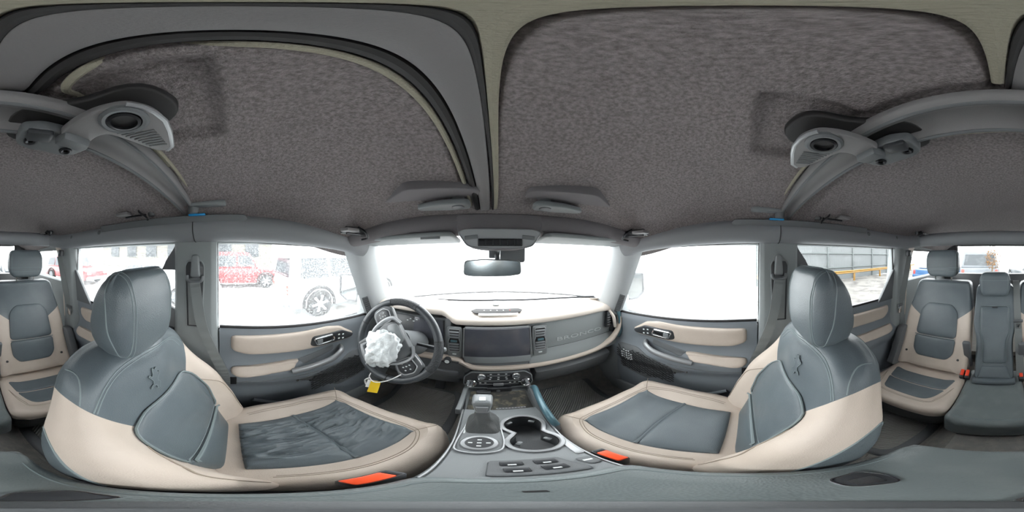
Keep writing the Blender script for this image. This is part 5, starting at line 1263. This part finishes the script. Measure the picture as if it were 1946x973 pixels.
# ================================================================ OUTDOORS
GZ = -1.72
bm = B(); grid(bm, lambda u, v: (lambda x, y: V((x, y, GZ+.05*mn.noise(V((x*.25, y*.25, 0))))))(-70+140*u, -70+140*v), 80, 80)
struct('ground', bm, 'ground')
bm = B(); grid(bm, lambda u, v: (lambda x, y: V((x, y, GZ+.03+.05*mn.noise(V((x*.25, y*.25, 0)))*1.0)))(3.2+7*u, -20+19*v), 20, 40)
struct('path', bm, 'gravel')
def wheel(parent, c, ax, r, w):
    ty = part('tyre', 'tyre', parent, (lathe, [(r*.62, -w/2), (r*.9, -w/2), (r*.985, -w*.4), (r, -w*.2), (r, w*.2), (r*.985, w*.4), (r*.9, w/2), (r*.62, w/2)], c, ax, 40))
    part('tread_lugs', 'tyre', ty, *[(box, V(c)+m_ @ V((0, 0, r)), (w*.9, .05, .03), m_, .005) for m_ in [Matrix.Rotation(2*math.pi*i/22, 3, 'X') for i in range(0)]] or [(tube, [V(c), V(c)+V(ax)*.01], .01, 6)])
    rm = part('wheel_rim', 'carsil', parent, (lathe, [(r*.64, -w/2), (r*.62, -w*.48), (r*.56, -w*.30), (r*.56, w*.30), (r*.62, w*.48), (r*.64, w/2)], c, ax, 40), (lathe, [(.0, -w*.42), (r*.16, -w*.42), (r*.17, w*.42), (.0, w*.42)], c, ax, 20))
    u = V((0, 0, 1)); v = V(ax).cross(u)
    for i in range(6):
        a = 2*math.pi*i/6+.2; d = v*math.cos(a)+u*math.sin(a)
        part('spoke', 'white', rm, (tube, [V(c)+V(ax)*w*.40, V(c)+d*r*.36+V(ax)*w*.44, V(c)+d*r*.60+V(ax)*w*.40], [.05, .035, .045], 8), (tube, [V(c)-V(ax)*w*.40, V(c)+d*r*.36-V(ax)*w*.44, V(c)+d*r*.60-V(ax)*w*.40], [.05, .035, .045], 8))
def car(name, loc, head, paint, label, kind='suv', L_=4.6, W_=1.9, H_=1.85, detail=True, r=.38, cat='car'):
    """parked vehicle; loc = ground point under its middle, head = heading angle of its nose"""
    o = thing(name, (loc[0], loc[1], GZ), label, cat, 'vehicles parked outside')
    h, g = H_, .30
    if kind == 'suv':
        body = [(-L_/2, g+.15), (-L_/2+.02, h*.52), (-L_/2+.08, h*.56), (L_*.18, h*.56), (L_*.44, h*.52), (L_/2, h*.46), (L_/2+.02, g+.18), (L_/2-.15, g), (-L_/2+.12, g)]
        cab = [(-L_/2+.05, h*.55), (-L_/2+.14, h*.97), (-L_/2+.28, h), (L_*.10, h*.99), (L_*.14, h*.96), (L_*.235, h*.55)]
    else:
        body = [(-L_/2, g+.2), (-L_/2+.05, h*.56), (-L_*.30, h*.62), (L_*.20, h*.60), (L_*.42, h*.52), (L_/2, h*.42), (L_/2, g+.1), (L_/2-.15, g-.05), (-L_/2+.12, g-.05)]
        cab = [(-L_*.42, h*.58), (-L_*.24, h*.94), (-L_*.05, h), (L_*.06, h*.97), (L_*.27, h*.58)]
    def pr(pts, w, bev, m, nm, parent=o, rd=.05, **k):
        b = B(); prism(b, rpoly(pts, rd), (0, w/2, 0), (1, 0, 0), (0, 0, 1), w, bev, 2)
        if nm == 'cabin':
            for v in b.verts: v.co.y *= 1-.16*sst(v.co.z, h*.55, h)
        for v in b.verts: v.co.z += GZ
        return obj(nm, fix(b), m, parent, **k)
    cs, sn = math.cos(head), math.sin(head)
    def T(p): return V((loc[0]+p[0]*cs-p[1]*sn, loc[1]+p[0]*sn+p[1]*cs, p[2]))
    def fix(b):
        for v in b.verts: v.co = T(v.co)
        return b
    pr(body, W_, .07, paint, 'car_body'); pr(cab, W_*.94, .05, paint, 'cabin')
    # windows on the sides, front and back
    c0, c1 = cab[0][0]+.25, cab[-1][0]-.10
    zb, zt = h*.60, h*.90
    for s in (-1, 1):
        n = 3 if kind == 'suv' else 2
        for i in range(n):
            a = c0+(c1-c0)*i/n+.04; b = c0+(c1-c0)*(i+1)/n-.04
            k = .30 if i == n-1 else 0; k0 = (.08 if kind == 'suv' else .35) if i == 0 else 0
            q = B(); prism(q, rpoly([(a, zb), (b, zb), (b-k*(b-a+.1), zt), (a+k0*(b-a), zt)], .04), (0, s*W_*.445+.0, 0), (1, 0, 0), (0, 0, 1), .012*-s if 0 else .012)
            for v in q.verts: v.co.y = s*(W_*.47*(1-.16*sst(v.co.z, h*.55, h))+.004+(.008 if abs(v.co.y) > W_*.445 else 0)); v.co.z += GZ
            obj('side_window', fix(q), 'cglass', o)
    x1, x2 = cab[-1][0], cab[-2][0]
    q = B(); w = W_*.40
    P = [V((x1-.03, -w, h*.60)), V((x1-.03, w, h*.60)), V((x2+.03, w*.9, h*.92)), V((x2+.03, -w*.9, h*.92))]
    P = [p+V((.03, 0, .0)) for p in P]
    loft(q, [P, [p-V((.05, 0, .02)) for p in P]])
    for v in q.verts: v.co.z += GZ
    obj('windshield', fix(q), 'cglass', o)
    x1, x2 = cab[0][0], cab[1][0]
    q = B(); P = [V((x1-.01, -w, h*.62)), V((x1-.01, w, h*.62)), V((x2-.02, w*.9, h*.90)), V((x2-.02, -w*.9, h*.90))]
    loft(q, [P, [p+V((.05, 0, 0)) for p in P]])
    for v in q.verts: v.co.z += GZ
    obj('rear_window', fix(q), 'cglass', o)
    for s in (-1, 1):
        for wxp in (-L_*.30, L_*.32):
            c = T((wxp, s*(W_/2-.10), GZ+r)); ax = V((-sn, cs, 0))
            if detail: wheel(o, c, ax, r, .26)
            else:
                part('tyre', 'tyre', o, (lathe, [(0, -.12), (r*.9, -.12), (r, -.08), (r, .08), (r*.9, .12), (0, .12)], c, ax, 24))
                part('wheel_rim', 'carsil', o, (lathe, [(0, -.13), (r*.6, -.13), (r*.6, .13), (0, .13)], c, ax, 20))
            q = B(); tube(q, [T((wxp+(r+.07)*math.cos(a), s*(W_/2+.0), GZ+r+(r+.07)*math.sin(a))) for a in [math.pi*(-.05+1.1*i/14) for i in range(15)]], .05, 8)
            obj('wheel_arch', q, 'tyre' if kind == 'suv' else paint, o)
        q = B(); box(q, V((L_/2-.0, s*W_*.36, h*.40)), (.10, .30, .16), None, .04)
        for v in q.verts: v.co.z += GZ
        obj('headlight', fix(q), 'icon', o)
        q = B(); box(q, V((-L_/2+.02, s*W_*.42, h*.44)), (.08, .14, .26), None, .03)
        for v in q.verts: v.co.z += GZ
        obj('tail_light', fix(q), 'rediconm', o)
    for xx in (-L_/2-.02, L_/2+.02):
        q = B(); box(q, V((xx, 0, g+.12)), (.16, W_*.96, .20), None, .06)
        for v in q.verts: v.co.z += GZ
        obj('bumper', fix(q), 'plastd' if kind == 'suv' else paint, o)
    return o
def at_g(px, py): p = at_z(px, py, GZ); return (p.x, p.y)
car('parked_suv', (-4.75, 3.6), R(88), 'paintw', 'white off-road vehicle parked close outside the driver door window', L_=4.4, r=.40)
car('parked_suv', (-9.4, .2), R(92), 'carred', 'red off-road vehicle parked behind the white one, seen through the driver window', L_=4.7, H_=1.95)
car('parked_sedan', (-6.4, -3.0), R(75), 'paintw', 'white car parked outside the rear door window behind the driver', 'car', H_=1.5, r=.33, detail=False)
car('parked_sedan', (-12.5, -5.8), R(20), 'carsil', 'silver car farther back outside the driver side rear window', 'car', H_=1.48, r=.33, detail=False)
car('parked_sedan', (-13.5, -3.0), R(15), 'cardark', 'dark car in the back row outside the driver side rear window', 'car', H_=1.5, r=.33, detail=False)
car('parked_suv', (-16, -1.0), R(10), 'carred', 'red car in the back row between the dark car and the building', H_=1.6, detail=False)
car('parked_suv', (-6.4, -9.5), R(95), 'carred', 'red vehicle outside the rear quarter window on the driver side', H_=1.8, detail=False)
car('pickup_truck', (1.3, -11.0), R(-85), 'carsil', 'silver vehicle parked straight behind, seen through the rear window', H_=2.0, W_=2.1, L_=5.2, detail=False, cat='truck')
car('parked_sedan', (-1.9, -10.2), R(-80), 'carsil', 'pale silver car behind on the left of the rear window view', 'car', H_=1.5, detail=False)
car('parked_sedan', (4.3, -11.5), R(-100), 'carblue', 'blue car behind on the right of the rear window view', 'car', H_=1.5, detail=False)
# fence with posts and a guard rail along the passenger side
fx = 9.0
def fpos(y): return fx-.12*y
f = thing('metal_fence', (fx, -5, GZ), 'tall white corrugated metal fence on the passenger side with grey posts', 'fence')
bm = B(); n = 560; y0, y1 = -18, -.6
loft(bm, [[V((fpos(y)+(.02 if i % 2 else 0), y, GZ)), V((fpos(y)+(.02 if i % 2 else 0), y, GZ+2.75)), V((fpos(y)+.03+(.02 if i % 2 else 0), y, GZ+2.75)), V((fpos(y)+.03+(.02 if i % 2 else 0), y, GZ))] for i, y in enumerate([y0+(y1-y0)*k/n for k in range(n+1)])])
obj('corrugated_sheet', bm, 'fence', f, smooth=False)
for z in (.9, 1.9, 2.7): part('cross_rail', 'post', f, (box, ((fpos(y0)+fpos(y1))/2-.06, (y0+y1)/2, GZ+z), (.05, abs(y1-y0)*1.007, .09), (0, 0, math.atan(.12)), .01))
for i in range(8):
    y = y0+.9+2.35*i; part('fence_post', 'post', f, (box, (fpos(y)-.09, y, GZ+1.4), (.08, .08, 2.8), None, .01))
g = thing('guard_rail', (fx-1.1, -5, GZ), 'low yellow guard rail on short posts in front of the white fence', 'guard rail')
bm = B(); loft(bm, [[V((fpos(y)-1.1+a, y, GZ+.62+b)) for a, b in ((0, .14), (-.04, .10), (0, .04), (-.04, -.02), (0, -.06), (.03, -.06), (.03, .14))] for y in (-17, -9, -3, -.6)]); obj('rail', bm, 'rail', g, smooth=False)
for i in range(6):
    y = -16+3.0*i; part('rail_post', 'rail', g, (box, (fpos(y)-1.05, y, GZ+.36), (.10, .12, .72), None, .01))
# building beyond the cars on the driver side
b = thing('building', (-21, -7, GZ), 'pale low building with dark windows far beyond the parked cars', 'building')
part('wall_block', 'build', b, (box, (-23, -8, GZ+2.6), (5, 26, 5.2), None, .05))
part('roof_edge', 'post', b, (box, (-23, -8, GZ+5.3), (5.4, 26.4, .25), None, .03))
for i in range(7):
    part('window', 'cglass', b, (box, (-20.45, -18.0+3.4*i, GZ+2.4), (.12, 1.7, 1.6), None, .02))
t = thing('dry_bush', (.35, -7.5, GZ), 'tan dry bush standing behind the car', 'bush')
part('stem', 'bark', t, (tube, [(.35, -7.5, GZ), (.37, -7.5, GZ+1.0), (.34, -7.48, GZ+1.5)], [.05, .04, .02], 8))
bm = B()
for i in range(260):
    d = V((random.gauss(0, 1), random.gauss(0, 1), random.gauss(0, 1))).normalized()*(.12+.24*random.random()**.5)
    c = V((.35, -7.5, GZ+1.65))+V((d.x, d.y, d.z*1.7))
    a = V((random.random()-.5, random.random()-.5, random.random()-.5)).normalized()*.06; b2 = a.cross(V((random.random(), random.random(), .3))).normalized()*.022
    vs = [bm.verts.new(c+a), bm.verts.new(c+b2), bm.verts.new(c-a), bm.verts.new(c-b2)]; bm.faces.new(vs)
obj('dry_leaves', bm, 'bush', t, smooth=False)
for o in list(sc.objects):
    if o.type == 'EMPTY' and not o.children: bpy.data.objects.remove(o)
